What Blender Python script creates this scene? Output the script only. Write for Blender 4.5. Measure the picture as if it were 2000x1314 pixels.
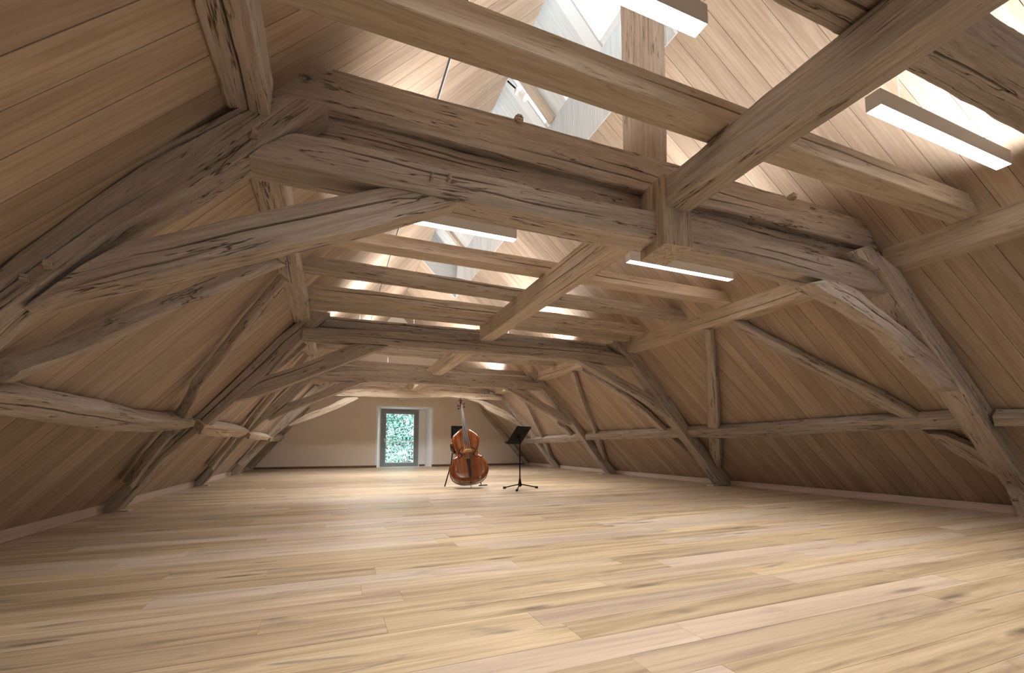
import bpy, bmesh, math, random
from mathutils import Vector, Matrix, noise
R = math.radians
random.seed(7)
C = bpy.context.scene.collection
for o in list(bpy.data.objects):
    bpy.data.objects.remove(o)
scene = bpy.context.scene

# ------------------------------------------------------------------ camera
YAW, PITCH, FPX = 21.863, 4.545, 867.5
cd = bpy.data.cameras.new('camera')
cam = bpy.data.objects.new('camera', cd); C.objects.link(cam)
cd.sensor_fit = 'HORIZONTAL'; cd.sensor_width = 36.0
cd.lens = 36.0*FPX/2000.0
cd.shift_y = (800-657)/2000.0
cd.clip_start = 0.02; cd.clip_end = 200
cam.location = (0, 0, 0.87)
cam.rotation_mode = 'QUATERNION'
_f = Vector((math.sin(R(YAW))*math.cos(R(PITCH)), math.cos(R(YAW))*math.cos(R(PITCH)), math.sin(R(PITCH))))
cam.rotation_quaternion = _f.to_track_quat('-Z', 'Y')
scene.camera = cam

# ------------------------------------------------------------------ sky, exposure
world = bpy.data.worlds.new('sky'); scene.world = world
world.use_nodes = True
wn = world.node_tree; bg = wn.nodes['Background']
bg.inputs['Color'].default_value = (0.86, 0.94, 1.0, 1)
bg.inputs['Strength'].default_value = 4.5
scene.view_settings.view_transform = 'Standard'
scene.view_settings.look = 'None'
scene.view_settings.gamma = 1.0
scene.view_settings.use_curve_mapping = False
scene.view_settings.exposure = 0.45
scene.cycles.max_bounces = 7
scene.cycles.diffuse_bounces = 4
scene.cycles.use_adaptive_sampling = True
scene.cycles.adaptive_threshold = 0.03
scene.cycles.transparent_max_bounces = 12
scene.cycles.sample_clamp_indirect = 6.0
scene.cycles.use_denoising = True
LAMP_DOWN, LAMP_UP = 27.0, 36.0      # watts of each lamp's downlight and uplight
LAMP_COL = (1.0, 0.965, 0.92, 1)

# ------------------------------------------------------------------ materials
def mat(name):
    m = bpy.data.materials.new(name); m.use_nodes = True
    nt = m.node_tree; b = nt.nodes['Principled BSDF']
    return m, nt, b
def N(nt, kind, **kw):
    n = nt.nodes.new(kind)
    for k, v in kw.items():
        if k in n.inputs.keys() if isinstance(k, str) else False: n.inputs[k].default_value = v
        else: setattr(n, k, v)
    return n
def ramp(nt, stops):
    n = nt.nodes.new('ShaderNodeValToRGB')
    e = n.color_ramp.elements
    while len(e) > 1: e.remove(e[-1])
    e[0].position, e[0].color = stops[0][0], (*stops[0][1], 1)
    for p, c in stops[1:]:
        x = e.new(p); x.color = (*c, 1)
    return n
def plain(name, col, rough=0.5, metal=0.0, spec=0.5, coat=0.0):
    m, nt, b = mat(name)
    b.inputs['Base Color'].default_value = (*col, 1)
    b.inputs['Roughness'].default_value = rough
    b.inputs['Metallic'].default_value = metal
    b.inputs['Specular IOR Level'].default_value = spec
    b.inputs['Coat Weight'].default_value = coat
    return m
def wood(name, tones, grain=(1.3, 26, 26), fine=(5, 150, 150), rough=0.65, bump=0.25, vary=0.25,
         checks=0.0, knots=0.0, streak=0.35, worm=0.0, pinks=None, spec=0.3, rings=0.0, bumpd=0.004, stain=0.0):
    """tones: dark, mid, light base colours; the grain runs along each object's local X"""
    m, nt, b = mat(name); L = nt.links.new
    tc = N(nt, 'ShaderNodeTexCoord'); oi = N(nt, 'ShaderNodeObjectInfo'); ge = N(nt, 'ShaderNodeNewGeometry')
    rnd = N(nt, 'ShaderNodeMath', operation='ADD'); L(oi.outputs['Random'], rnd.inputs[0]); L(ge.outputs['Random Per Island'], rnd.inputs[1])
    fr = N(nt, 'ShaderNodeMath', operation='FRACT'); L(rnd.outputs[0], fr.inputs[0])
    off = N(nt, 'ShaderNodeMath', operation='MULTIPLY'); L(fr.outputs[0], off.inputs[0]); off.inputs[1].default_value = 57.0
    cmb = N(nt, 'ShaderNodeCombineXYZ'); [L(off.outputs[0], cmb.inputs[i]) for i in range(3)]
    add = N(nt, 'ShaderNodeVectorMath', operation='ADD'); L(tc.outputs['Object'], add.inputs[0]); L(cmb.outputs[0], add.inputs[1])
    def mapped(sc):
        mp = N(nt, 'ShaderNodeMapping'); mp.inputs['Scale'].default_value = sc; L(add.outputs[0], mp.inputs['Vector']); return mp
    def noi(sc, detail=5, dist=0.4, rough_=0.6):
        t = N(nt, 'ShaderNodeTexNoise'); t.inputs['Scale'].default_value = 1.0; t.inputs['Detail'].default_value = detail
        t.inputs['Distortion'].default_value = dist; t.inputs['Roughness'].default_value = rough_
        L(mapped(sc).outputs[0], t.inputs['Vector']); return t
    g = noi(grain, 6, 0.7); f = noi(fine, 3, 0.1, 0.7)
    cr = ramp(nt, [(0.30, tones[0]), (0.52, tones[1]), (0.72, tones[2])]); L(g.outputs['Fac'], cr.inputs[0])
    col = cr.outputs[0]
    def mix(fac, c2, a, mode='MIX'):
        x = N(nt, 'ShaderNodeMix', data_type='RGBA', blend_type=mode); x.clamp_result = True
        if hasattr(fac, 'is_linked') or not isinstance(fac, (int, float)): L(fac, x.inputs[0])
        else: x.inputs[0].default_value = fac
        L(a, x.inputs[6])
        if isinstance(c2, tuple): x.inputs[7].default_value = (*c2, 1)
        else: L(c2, x.inputs[7])
        return x.outputs[2]
    # fine fibres
    fr2 = ramp(nt, [(0.30, (1-streak,)*3), (0.62, (1.0,)*3)]); L(f.outputs['Fac'], fr2.inputs[0])
    col = mix(0.8, fr2.outputs[0], col, 'MULTIPLY')
    if rings:
        w = N(nt, 'ShaderNodeTexWave', wave_type='BANDS', bands_direction='Y'); w.inputs['Scale'].default_value = 1.0
        w.inputs['Distortion'].default_value = 7.0; w.inputs['Detail'].default_value = 2.0; w.inputs['Detail Scale'].default_value = 0.55
        L(mapped((0.8, 9.0, 9.0)).outputs[0], w.inputs['Vector'])
        wr = ramp(nt, [(0.0, (1-rings,)*3), (0.45, (1.0,)*3)]); L(w.outputs['Fac'], wr.inputs[0])
        col = mix(0.7, wr.outputs[0], col, 'MULTIPLY')
    if pinks:
        pr = ramp(nt, [(0.45, (0, 0, 0)), (0.85, (1, 1, 1))])
        q = N(nt, 'ShaderNodeMath', operation='MULTIPLY'); L(fr.outputs[0], q.inputs[0]); q.inputs[1].default_value = 7.31
        q2 = N(nt, 'ShaderNodeMath', operation='FRACT'); L(q.outputs[0], q2.inputs[0]); L(q2.outputs[0], pr.inputs[0])
        k = N(nt, 'ShaderNodeMath', operation='MULTIPLY'); L(pr.outputs[0], k.inputs[0]); k.inputs[1].default_value = 0.55
        col = mix(k.outputs[0], pinks, col)
    if vary:
        vm = N(nt, 'ShaderNodeMapRange'); L(fr.outputs[0], vm.inputs[0]); vm.inputs[3].default_value = 1-vary; vm.inputs[4].default_value = 1+vary*0.45
        hs = N(nt, 'ShaderNodeHueSaturation'); L(col, hs.inputs['Color']); L(vm.outputs[0], hs.inputs['Value']); col = hs.outputs[0]
    if stain:
        sn = noi((1.0, 7, 7), 3, 1.2); sr = ramp(nt, [(0.60, (0, 0, 0)), (0.72, (stain,)*3)]); L(sn.outputs['Fac'], sr.inputs[0])
        col = mix(sr.outputs[0], (0.16, 0.13, 0.12), col)
    height = g.outputs['Fac']
    if knots:
        v = N(nt, 'ShaderNodeTexVoronoi', feature='F1'); v.inputs['Scale'].default_value = 1.0
        dn = noi((3, 14, 14), 3, 0.2)
        vm_ = mapped((0.85, 4.6, 4.6)); vv = N(nt, 'ShaderNodeVectorMath', operation='ADD'); L(vm_.outputs[0], vv.inputs[0])
        sc_ = N(nt, 'ShaderNodeVectorMath', operation='SCALE'); L(dn.outputs['Color'], sc_.inputs[0]); sc_.inputs['Scale'].default_value = 0.22
        L(sc_.outputs[0], vv.inputs[1]); L(vv.outputs[0], v.inputs['Vector'])
        kr = ramp(nt, [(0.05, (knots,)*3), (0.17, (0, 0, 0))]); L(v.outputs['Distance'], kr.inputs[0])
        col = mix(kr.outputs[0], (0.13, 0.09, 0.065), col)
    if worm:
        wv = noi((22, 75, 75), 2, 0.6, 0.8); wr_ = ramp(nt, [(0.27, (worm,)*3), (0.36, (0, 0, 0))]); L(wv.outputs['Fac'], wr_.inputs[0])
        ms = noi((1.1, 3, 3), 2, 0.4); mr = ramp(nt, [(0.48, (0, 0, 0)), (0.60, (1, 1, 1))]); L(ms.outputs['Fac'], mr.inputs[0])
        mm = N(nt, 'ShaderNodeMath', operation='MULTIPLY'); L(wr_.outputs[0], mm.inputs[0]); L(mr.outputs[0], mm.inputs[1])
        col = mix(mm.outputs[0], (0.10, 0.07, 0.05), col)
    bumps = []
    if checks:
        ck = N(nt, 'ShaderNodeTexNoise'); ck.inputs['Scale'].default_value = 1.0; ck.inputs['Detail'].default_value = 4
        ck.inputs['Distortion'].default_value = 0.08
        L(mapped((0.8, 15, 15)).outputs[0], ck.inputs['Vector'])
        cm = ramp(nt, [(0.486, (0, 0, 0)), (0.498, (1, 1, 1)), (0.502, (1, 1, 1)), (0.514, (0, 0, 0))]); L(ck.outputs['Fac'], cm.inputs[0])
        cg = noi((2.0, 5, 5), 2, 0.5); cgr = ramp(nt, [(0.45, (0, 0, 0)), (0.53, (checks,)*3)]); L(cg.outputs['Fac'], cgr.inputs[0])
        cx = N(nt, 'ShaderNodeMath', operation='MULTIPLY'); L(cm.outputs[0], cx.inputs[0]); L(cgr.outputs[0], cx.inputs[1])
        col = mix(cx.outputs[0], (0.07, 0.05, 0.035), col)
        inv = N(nt, 'ShaderNodeMath', operation='SUBTRACT'); inv.inputs[0].default_value = 1.0; L(cx.outputs[0], inv.inputs[1])
        bumps.append(inv.outputs[0])
    L(col, b.inputs['Base Color'])
    b.inputs['Roughness'].default_value = rough; b.inputs['Specular IOR Level'].default_value = spec
    s = N(nt, 'ShaderNodeMath', operation='ADD'); L(g.outputs['Fac'], s.inputs[0]); L(f.outputs['Fac'], s.inputs[1])
    hs_ = s.outputs[0]
    for x in bumps:
        a2 = N(nt, 'ShaderNodeMath', operation='ADD'); L(hs_, a2.inputs[0]); L(x, a2.inputs[1]); hs_ = a2.outputs[0]
    bp = N(nt, 'ShaderNodeBump'); bp.inputs['Strength'].default_value = bump; bp.inputs['Distance'].default_value = bumpd
    L(hs_, bp.inputs['Height']); L(bp.outputs[0], b.inputs['Normal'])
    return m

M = {}
M['old'] = wood('weathered_oak', ((.36,.30,.25), (.475,.405,.345), (.56,.485,.425)), vary=0.12, checks=1.0, worm=0.8, streak=0.3, bump=0.6, rough=0.85, spec=0.15, knots=0.3, bumpd=0.005, stain=0.15)
M['oldlight'] = wood('pale_weathered_oak', ((.42,.34,.26), (.56,.46,.36), (.68,.58,.46)), vary=0.1, checks=0.9, worm=0.8, streak=0.45, bump=0.6, rough=0.85, spec=0.15, knots=0.4, bumpd=0.006)
M['new'] = wood('new_oak_beam', ((.44,.355,.27), (.56,.465,.365), (.65,.555,.45)), vary=0.1, checks=0.5, streak=0.2, bump=0.15, rough=0.7, spec=0.2, knots=0.15)
M['roof'] = wood('oak_roof_board', ((.36,.265,.195), (.445,.34,.257), (.52,.415,.325)), grain=(0.9, 15, 15), vary=0.17, streak=0.10, bump=0.06, rough=0.6, spec=0.25, rings=0.13)
M['floor'] = wood('oak_floor_board', ((.31,.21,.13), (.55,.42,.268), (.67,.545,.375)), grain=(0.7, 13, 13), vary=0.18, streak=0.2, bump=0.06, rough=0.42, spec=0.4, rings=0.12, knots=0.85, pinks=(.57,.48,.42), stain=0.7)
M['skirt'] = wood('limed_oak_skirting', ((.48,.37,.31), (.58,.46,.39), (.64,.52,.45)), vary=0.05, streak=0.12, bump=0.05, rough=0.6)
M['white_wood'] = wood('white_painted_board', ((.60,.62,.63), (.70,.72,.73), (.78,.79,.79)), vary=0.08, streak=0.15, bump=0.1, rough=0.6)
M['grey_post'] = wood('grey_oak_post', ((.33,.26,.21), (.45,.36,.29), (.54,.45,.37)), vary=0.05, checks=0.8, streak=0.3, bump=0.3, rough=0.8, knots=0.3)
M['dark_skirt'] = wood('dark_brown_skirting', ((.11,.055,.025), (.17,.085,.04), (.22,.11,.055)), vary=0.02, streak=0.1, bump=0.05, rough=0.5)
def plaster(name, col):
    m, nt, b = mat(name); tc = N(nt, 'ShaderNodeTexCoord')
    t = N(nt, 'ShaderNodeTexNoise'); t.inputs['Scale'].default_value = 1.3; t.inputs['Detail'].default_value = 6
    nt.links.new(tc.outputs['Object'], t.inputs['Vector'])
    r = ramp(nt, [(0.3, tuple(c*0.94 for c in col)), (0.7, col)]); nt.links.new(t.outputs['Fac'], r.inputs[0])
    nt.links.new(r.outputs[0], b.inputs['Base Color']); b.inputs['Roughness'].default_value = 0.9
    t2 = N(nt, 'ShaderNodeTexNoise'); t2.inputs['Scale'].default_value = 40; nt.links.new(tc.outputs['Object'], t2.inputs['Vector'])
    bp = N(nt, 'ShaderNodeBump'); bp.inputs['Strength'].default_value = 0.08; bp.inputs['Distance'].default_value = 0.003
    nt.links.new(t2.outputs['Fac'], bp.inputs['Height']); nt.links.new(bp.outputs[0], b.inputs['Normal'])
    return m
M['plaster'] = plaster('beige_lime_plaster', (.72, .64, .55))
M['reveal'] = plaster('white_reveal_plaster', (.80, .81, .83))
M['backing'] = plain('dark_backing', (.035, .025, .018), 0.9)
M['black'] = plain('black_powder_coat', (.010, .009, .008), 0.75, spec=.15)
M['rubber'] = plain('black_rubber', (.01, .01, .01), 0.8)
M['steel'] = plain('steel', (.6, .6, .6), 0.3, 1.0)
M['brass'] = plain('brass', (.75, .55, .28), 0.3, 1.0)
M['grey_frame'] = plain('grey_painted_frame', (.22, .25, .26), 0.5)
M['lamp_body'] = plain('light_grey_aluminium', (.55, .54, .53), 0.45, 0.0)
M['white'] = plain('white_plastic', (.8, .8, .8), 0.4)
M['white_metal'] = plain('white_window_frame', (.78, .80, .82), 0.4)
M['gap_shade'] = plain('painted_slot_shade', (.02, .02, .022), 0.8)  # flat black standing in for the shade inside the left slope's gap
M['rail'] = plain('galvanised_railing', (.42, .34, .34), 0.5, 0.0)
M['varnish_dark'] = plain('dark_brown_varnish', (.055, .018, .008), 0.22, coat=0.6)
M['ebony'] = plain('ebony', (.014, .011, .010), 0.32)
M['finger'] = plain('polished_ebony_fingerboard', (.05, .052, .055), 0.22)
M['maple'] = plain('maple_bridge', (.62, .42, .2), 0.5)
M['string'] = plain('string', (.55, .5, .45), 0.3, 0.6)
def varnish():
    m, nt, b = mat('amber_varnish'); tc = N(nt, 'ShaderNodeTexCoord'); mp = N(nt, 'ShaderNodeMapping'); mp.inputs['Scale'].default_value = (30, 30, 1.6)
    t = N(nt, 'ShaderNodeTexNoise'); t.inputs['Detail'].default_value = 5; t.inputs['Scale'].default_value = 1.0
    nt.links.new(tc.outputs['Object'], mp.inputs[0]); nt.links.new(mp.outputs[0], t.inputs['Vector'])
    r = ramp(nt, [(0.3, (.10, .024, .006)), (0.55, (.21, .055, .011)), (0.75, (.30, .095, .018))]); nt.links.new(t.outputs['Fac'], r.inputs[0])
    nt.links.new(r.outputs[0], b.inputs['Base Color']); b.inputs['Roughness'].default_value = 0.16; b.inputs['Coat Weight'].default_value = 0.8; b.inputs['Coat Roughness'].default_value = 0.06
    return m
M['varnish'] = varnish()
def glass():
    m = bpy.data.materials.new('window_glass'); m.use_nodes = True; nt = m.node_tree; nt.nodes.clear()
    o = nt.nodes.new('ShaderNodeOutputMaterial'); mx = nt.nodes.new('ShaderNodeMixShader'); tr = nt.nodes.new('ShaderNodeBsdfTransparent'); gl = nt.nodes.new('ShaderNodeBsdfGlossy')
    gl.inputs['Roughness'].default_value = 0.02; tr.inputs['Color'].default_value = (.95, .98, .97, 1)
    fz = nt.nodes.new('ShaderNodeFresnel'); fz.inputs['IOR'].default_value = 1.45
    ge = nt.nodes.new('ShaderNodeNewGeometry'); om = nt.nodes.new('ShaderNodeMath'); om.operation = 'SUBTRACT'; om.inputs[0].default_value = 1.0; mu = nt.nodes.new('ShaderNodeMath'); mu.operation = 'MULTIPLY'
    nt.links.new(ge.outputs['Backfacing'], om.inputs[1]); nt.links.new(fz.outputs[0], mu.inputs[0]); nt.links.new(om.outputs[0], mu.inputs[1]); nt.links.new(mu.outputs[0], mx.inputs[0]); nt.links.new(tr.outputs[0], mx.inputs[1]); nt.links.new(gl.outputs[0], mx.inputs[2]); nt.links.new(mx.outputs[0], o.inputs[0])
    return m
M['glass'] = glass()
def emit(name, strength):
    m = bpy.data.materials.new(name); m.use_nodes = True; nt = m.node_tree; nt.nodes.clear()
    o = nt.nodes.new('ShaderNodeOutputMaterial'); e = nt.nodes.new('ShaderNodeEmission'); e.inputs[0].default_value = LAMP_COL; e.inputs[1].default_value = strength
    nt.links.new(e.outputs[0], o.inputs[0]); return m
M['lamp_down'] = emit('lit_diffuser', 9.0); M['lamp_up'] = emit('lit_uplight', 9.0)
def leafmat():
    m, nt, b = mat('pale_green_leaves'); g = N(nt, 'ShaderNodeNewGeometry')
    r = ramp(nt, [(0.0, (.01, .03, .025)), (0.22, (.04, .13, .09)), (0.40, (.22, .46, .38)), (1.0, (.60, .82, .76))]); nt.links.new(g.outputs['Random Per Island'], r.inputs[0])  # near-black stop paints the crown's shade into some of the leaves
    nt.links.new(r.outputs[0], b.inputs['Base Color']); b.inputs['Roughness'].default_value = 0.5; return m
M['leaf'] = leafmat()
M['bark'] = plain('dark_bark', (.05, .04, .035), 0.9)

# ------------------------------------------------------------------ object helpers
def empty(name, loc, label=None, cat=None, group=None, kind=None):
    o = bpy.data.objects.new(name, None); C.objects.link(o); o.location = loc; o.empty_display_size = 0.1
    tag(o, label, cat, group, kind); return o
def tag(o, label=None, cat=None, group=None, kind=None):
    if label: o['label'] = label
    if cat: o['category'] = cat
    if group: o['group'] = group
    if kind: o['kind'] = kind
    return o
WM = {}
def world_of(o): return WM.get(o.name) or Matrix.Translation(o.location)
def link(name, me, material, mw=None, parent=None):
    o = bpy.data.objects.new(name, me); C.objects.link(o)
    if material and not me.materials: me.materials.append(material)
    mw = mw or Matrix.Identity(4)
    if parent: o.parent = parent; o.matrix_basis = world_of(parent).inverted() @ mw
    else: o.matrix_basis = mw
    WM[o.name] = mw
    return o
def finish(bm, name, smooth=None):
    bmesh.ops.recalc_face_normals(bm, faces=bm.faces)
    me = bpy.data.meshes.new(name); bm.to_mesh(me); bm.free()
    if smooth is not None:
        me.polygons.foreach_set('use_smooth', [True]*len(me.polygons)); me.set_sharp_from_angle(angle=R(smooth))
    return me
def bobj(name, bm, material, parent=None, mw=None, smooth=None):
    return link(name, finish(bm, name, smooth), material, mw, parent)
def bx(bm, x0, x1, y0, y1, z0, z1):
    v = [bm.verts.new((x, y, z)) for x in (x0, x1) for y in (y0, y1) for z in (z0, z1)]
    for f in ((0,1,3,2),(4,6,7,5),(0,4,5,1),(2,3,7,6),(0,2,6,4),(1,5,7,3)): bm.faces.new([v[i] for i in f])
    return v
def box(name, x0, x1, y0, y1, z0, z1, material, parent=None, bev=0.0, local=False):
    """local: recentre with X along the long side so the grain runs along it"""
    cx, cy, cz = (x0+x1)/2, (y0+y1)/2, (z0+z1)/2; a, b_, c = (x1-x0)/2, (y1-y0)/2, (z1-z0)/2
    mw = Matrix.Translation((cx, cy, cz)); dims = [a, b_, c]
    if b_ >= a and b_ >= c: mw = mw @ Matrix.Rotation(R(90), 4, 'Z'); dims = [b_, a, c]
    elif c > a and c > b_: mw = mw @ Matrix.Rotation(R(-90), 4, 'Y'); dims = [c, b_, a]
    bm = bmesh.new(); bx(bm, -dims[0], dims[0], -dims[1], dims[1], -dims[2], dims[2])
    if bev: bmesh.ops.bevel(bm, geom=list(bm.edges), offset=bev, segments=2, affect='EDGES')
    return bobj(name, bm, material, parent, mw, 40 if bev else None)
def tube(bm, p0, p1, r0, r1=None, n=10, caps=True):
    p0, p1 = Vector(p0), Vector(p1); r1 = r0 if r1 is None else r1
    d = (p1-p0).normalized(); a = d.orthogonal().normalized(); b_ = d.cross(a)
    r = []
    for p, q in ((p0, r0), (p1, r1)):
        r.append([bm.verts.new(p+(a*math.cos(2*math.pi*i/n)+b_*math.sin(2*math.pi*i/n))*q) for i in range(n)])
    for i in range(n): bm.faces.new((r[0][i], r[0][(i+1) % n], r[1][(i+1) % n], r[1][i]))
    if caps: bm.faces.new(r[0][::-1]); bm.faces.new(r[1])
def tubes(name, segs, material, parent=None, n=10, mw=None):
    bm = bmesh.new()
    for s in segs: tube(bm, *s, n=n)
    return bobj(name, bm, material, parent, mw, 50)
def path(bm, pts, r, n=8):
    pts = [Vector(p) for p in pts]; prev = None; a = None
    for i, p in enumerate(pts):
        d = (pts[min(i+1, len(pts)-1)]-pts[max(i-1, 0)]).normalized()
        a = d.orthogonal().normalized() if a is None else (a-d*a.dot(d)).normalized()
        b_ = d.cross(a); rr = r[i] if isinstance(r, (list, tuple)) else r
        ring = [bm.verts.new(p+(a*math.cos(2*math.pi*k/n)+b_*math.sin(2*math.pi*k/n))*rr) for k in range(n)]
        if prev: [bm.faces.new((prev[k], prev[(k+1) % n], ring[(k+1) % n], ring[k])) for k in range(n)]
        else: bm.faces.new(ring[::-1])
        prev = ring
    bm.faces.new(prev)

# ------------------------------------------------------------------ hewn timber: a loft between two edge lines
def resample(P, n):
    P = [Vector(p) for p in P]; L = [0]
    for a, b_ in zip(P, P[1:]): L.append(L[-1]+(b_-a).length)
    out = []; k = 0
    for i in range(n):
        t = L[-1]*i/(n-1)
        while k < len(L)-2 and L[k+1] < t: k += 1
        out.append(P[k].lerp(P[k+1], (t-L[k])/max(1e-9, L[k+1]-L[k])))
    return out
def timber(name, A, B, D, material, parent=None, rough=1.0, cracks=1, seed=None, step=None, chamfer=None, wane=1.0, ck=None):
    seed = random.random()*900 if seed is None else seed
    rs = random.Random(int(seed*1000))
    A0, B0, D = [Vector(p) for p in A], [Vector(p) for p in B], Vector(D)
    ln = max((A0[-1]-A0[0]).length, (B0[-1]-B0[0]).length)
    near = min((p.y if isinstance(p, Vector) else p[1]) for p in A0)
    step = step or (0.045 if near < 5 else 0.08 if near < 9 else 0.16)
    n = max(6, int(ln/step)); A, B = resample(A0, n), resample(B0, n)
    x = ((A[-1]+B[-1])-(A[0]+B[0])).normalized(); y = D.normalized(); y = (y-x*y.dot(x)).normalized(); z = x.cross(y)
    o = (A[0]+B[0]+A[-1]+B[-1])/4+D/2
    mw = Matrix(((x.x, y.x, z.x, o.x), (x.y, y.y, z.y, o.y), (x.z, y.z, z.z, o.z), (0, 0, 0, 1))); inv = mw.inverted()
    # deep drying checks as V grooves on the two visible faces
    own = ck is not None; ck = list(ck or [])
    if cracks and near < 9 and not own:
        for face in (0, 1):
            for c in range(cracks if face == 0 else max(0, cracks-1)):
                s0 = rs.uniform(0.0, .45); ck.append((face, rs.uniform(.22, .78), s0, s0+rs.uniform(.3, .55), rs.uniform(.018, .035)))
    def params(face):
        base = [.0, .2, .4, .6, .8, 1.0] if face < 2 else [0., .5, 1.]
        ent = []
        for c in ck:
            if c[0] == face:
                base = [b_ for b_ in base if abs(b_-c[1]) > .085 or b_ in (0., 1.)]
                ent += [(c[1], -1, c), (c[1], 0, c), (c[1], 1, c)]
        used = []
        for e in ent:
            if all(abs(e[0]-u[0]) > .17 or u[2] is e[2] for u in used): used.append(e)
        return sorted([(b_, 0, None) for b_ in base]+used, key=lambda t: (t[0], t[1]))
    PR = [params(f) for f in range(4)]
    bm = bmesh.new(); rings = []
    for i in range(n):
        s = i/(n-1); a, b_ = A[i], B[i]; a2, b2 = a+D, b_+D
        cor = [a, b_, b2, a2]; cen = (a+b_+a2+b2)/4; h = (b_-a).length; d = D.length
        ring = []; Ls = s*ln
        for f in range(4):
            p, q = cor[f], cor[(f+1) % 4]; e = (q-p); el = e.length
            pw, qw = cor[(f-1) % 4], cor[(f+2) % 4]
            nr = (p+q)/2-cen; nr = nr.normalized() if nr.length > 1e-6 else Vector((0, 0, 1))
            c0 = (chamfer if chamfer is not None else 0.006*rough)+0.016*rough*wane*max(0, noise.noise(Vector((Ls*.9, f*3.1, seed)))+.15)
            c1 = (chamfer if chamfer is not None else 0.006*rough)+0.016*rough*wane*max(0, noise.noise(Vector((Ls*.9, ((f+1) % 4)*3.1, seed)))+.15)
            c0 = min(c0, el*.3); c1 = min(c1, el*.3)
            for k, (t, side, c) in enumerate(PR[f]):
                lo, hi = (c0/max(el, 1e-6)), 1-(c1/max(el, 1e-6)); tt = lo+(hi-lo)*t; dep = 0
                if c:
                    w = math.sin(max(0, min(1, (s-c[2])/(c[3]-c[2])))*math.pi)**.6 if c[2] < s < c[3] else 0
                    tt += .035*noise.noise(Vector((Ls*2.5, c[1]*9, seed+5)))*1.6
                    tt += side*(0.005+(0.011 if c[4] < .04 else 0.02)*w*(.7+.6*abs(noise.noise(Vector((Ls*7, 2, seed))))))/max(el, .05)*.55
                    if side == 0: dep = c[4]*w
                pt = p.lerp(q, tt)
                am = .010*rough*noise.noise(Vector((Ls*1.1, f*5+t*1.6, seed)))+.006*rough*noise.noise(Vector((Ls*4.5, f*5+t*4, seed+9)))+.0028*rough*noise.noise(Vector((Ls*13, f*7+t*12, seed+19)))
                pt = pt+nr*(am-dep)
                ring.append(pt)
        rings.append([bm.verts.new(inv @ p) for p in ring])
    m = len(rings[0])
    for r0, r1 in zip(rings, rings[1:]):
        for k in range(m): bm.faces.new((r0[k], r0[(k+1) % m], r1[(k+1) % m], r1[k]))
    for r_, fl in ((rings[0], True), (rings[-1], False)):
        cv = bm.verts.new(sum((v.co for v in r_), Vector())/m)
        for k in range(m): bm.faces.new((r_[k], r_[(k+1) % m], cv))
    me = finish(bm, name, 32)
    ob = link(name, me, material, mw, parent)
    return ob
def bar(name, p0, p1, w, h, material, parent=None, bow=0.0, rough=1.0, cracks=1, taper=0.0, **kw):
    """straight or slightly crooked horizontal timber: p0,p1 = lower front edge, w = depth, h = height"""
    p0, p1 = Vector(p0), Vector(p1); d = (p1-p0).normalized(); side = Vector((-d.y, d.x, 0)).normalized()
    if abs(d.x) > abs(d.y):
        side = Vector((0, 1, 0))
    else: side = Vector((1, 0, 0))
    n = 12; sd = random.random()*99; A = []; B = []
    for i in range(n+1):
        t = i/n; b_ = Vector((0, 0, bow*math.sin(t*math.pi)))+Vector((0, 0, .012*rough*noise.noise(Vector((t*3, sd, 0)))))+side*(.012*rough*noise.noise(Vector((t*3, sd, 5))))
        hh = h*(1+.10*rough*noise.noise(Vector((t*3.5, sd, 9))))*(1-taper*t)
        q = p0.lerp(p1, t)+b_; B.append(q); A.append(q+Vector((0, 0, hh)))
    return timber(name, A, B, side*w, material, parent, rough, cracks, **kw)
def peg(parent, p, d, r=0.014, l=0.06, n=6):
    bm = bmesh.new(); tube(bm, Vector(p)+Vector(d)*-.03, Vector(p)+Vector(d)*l, r*1.15, r*.8, n=n)
    return bobj('peg', bm, M['old'], parent, None, None)
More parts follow.
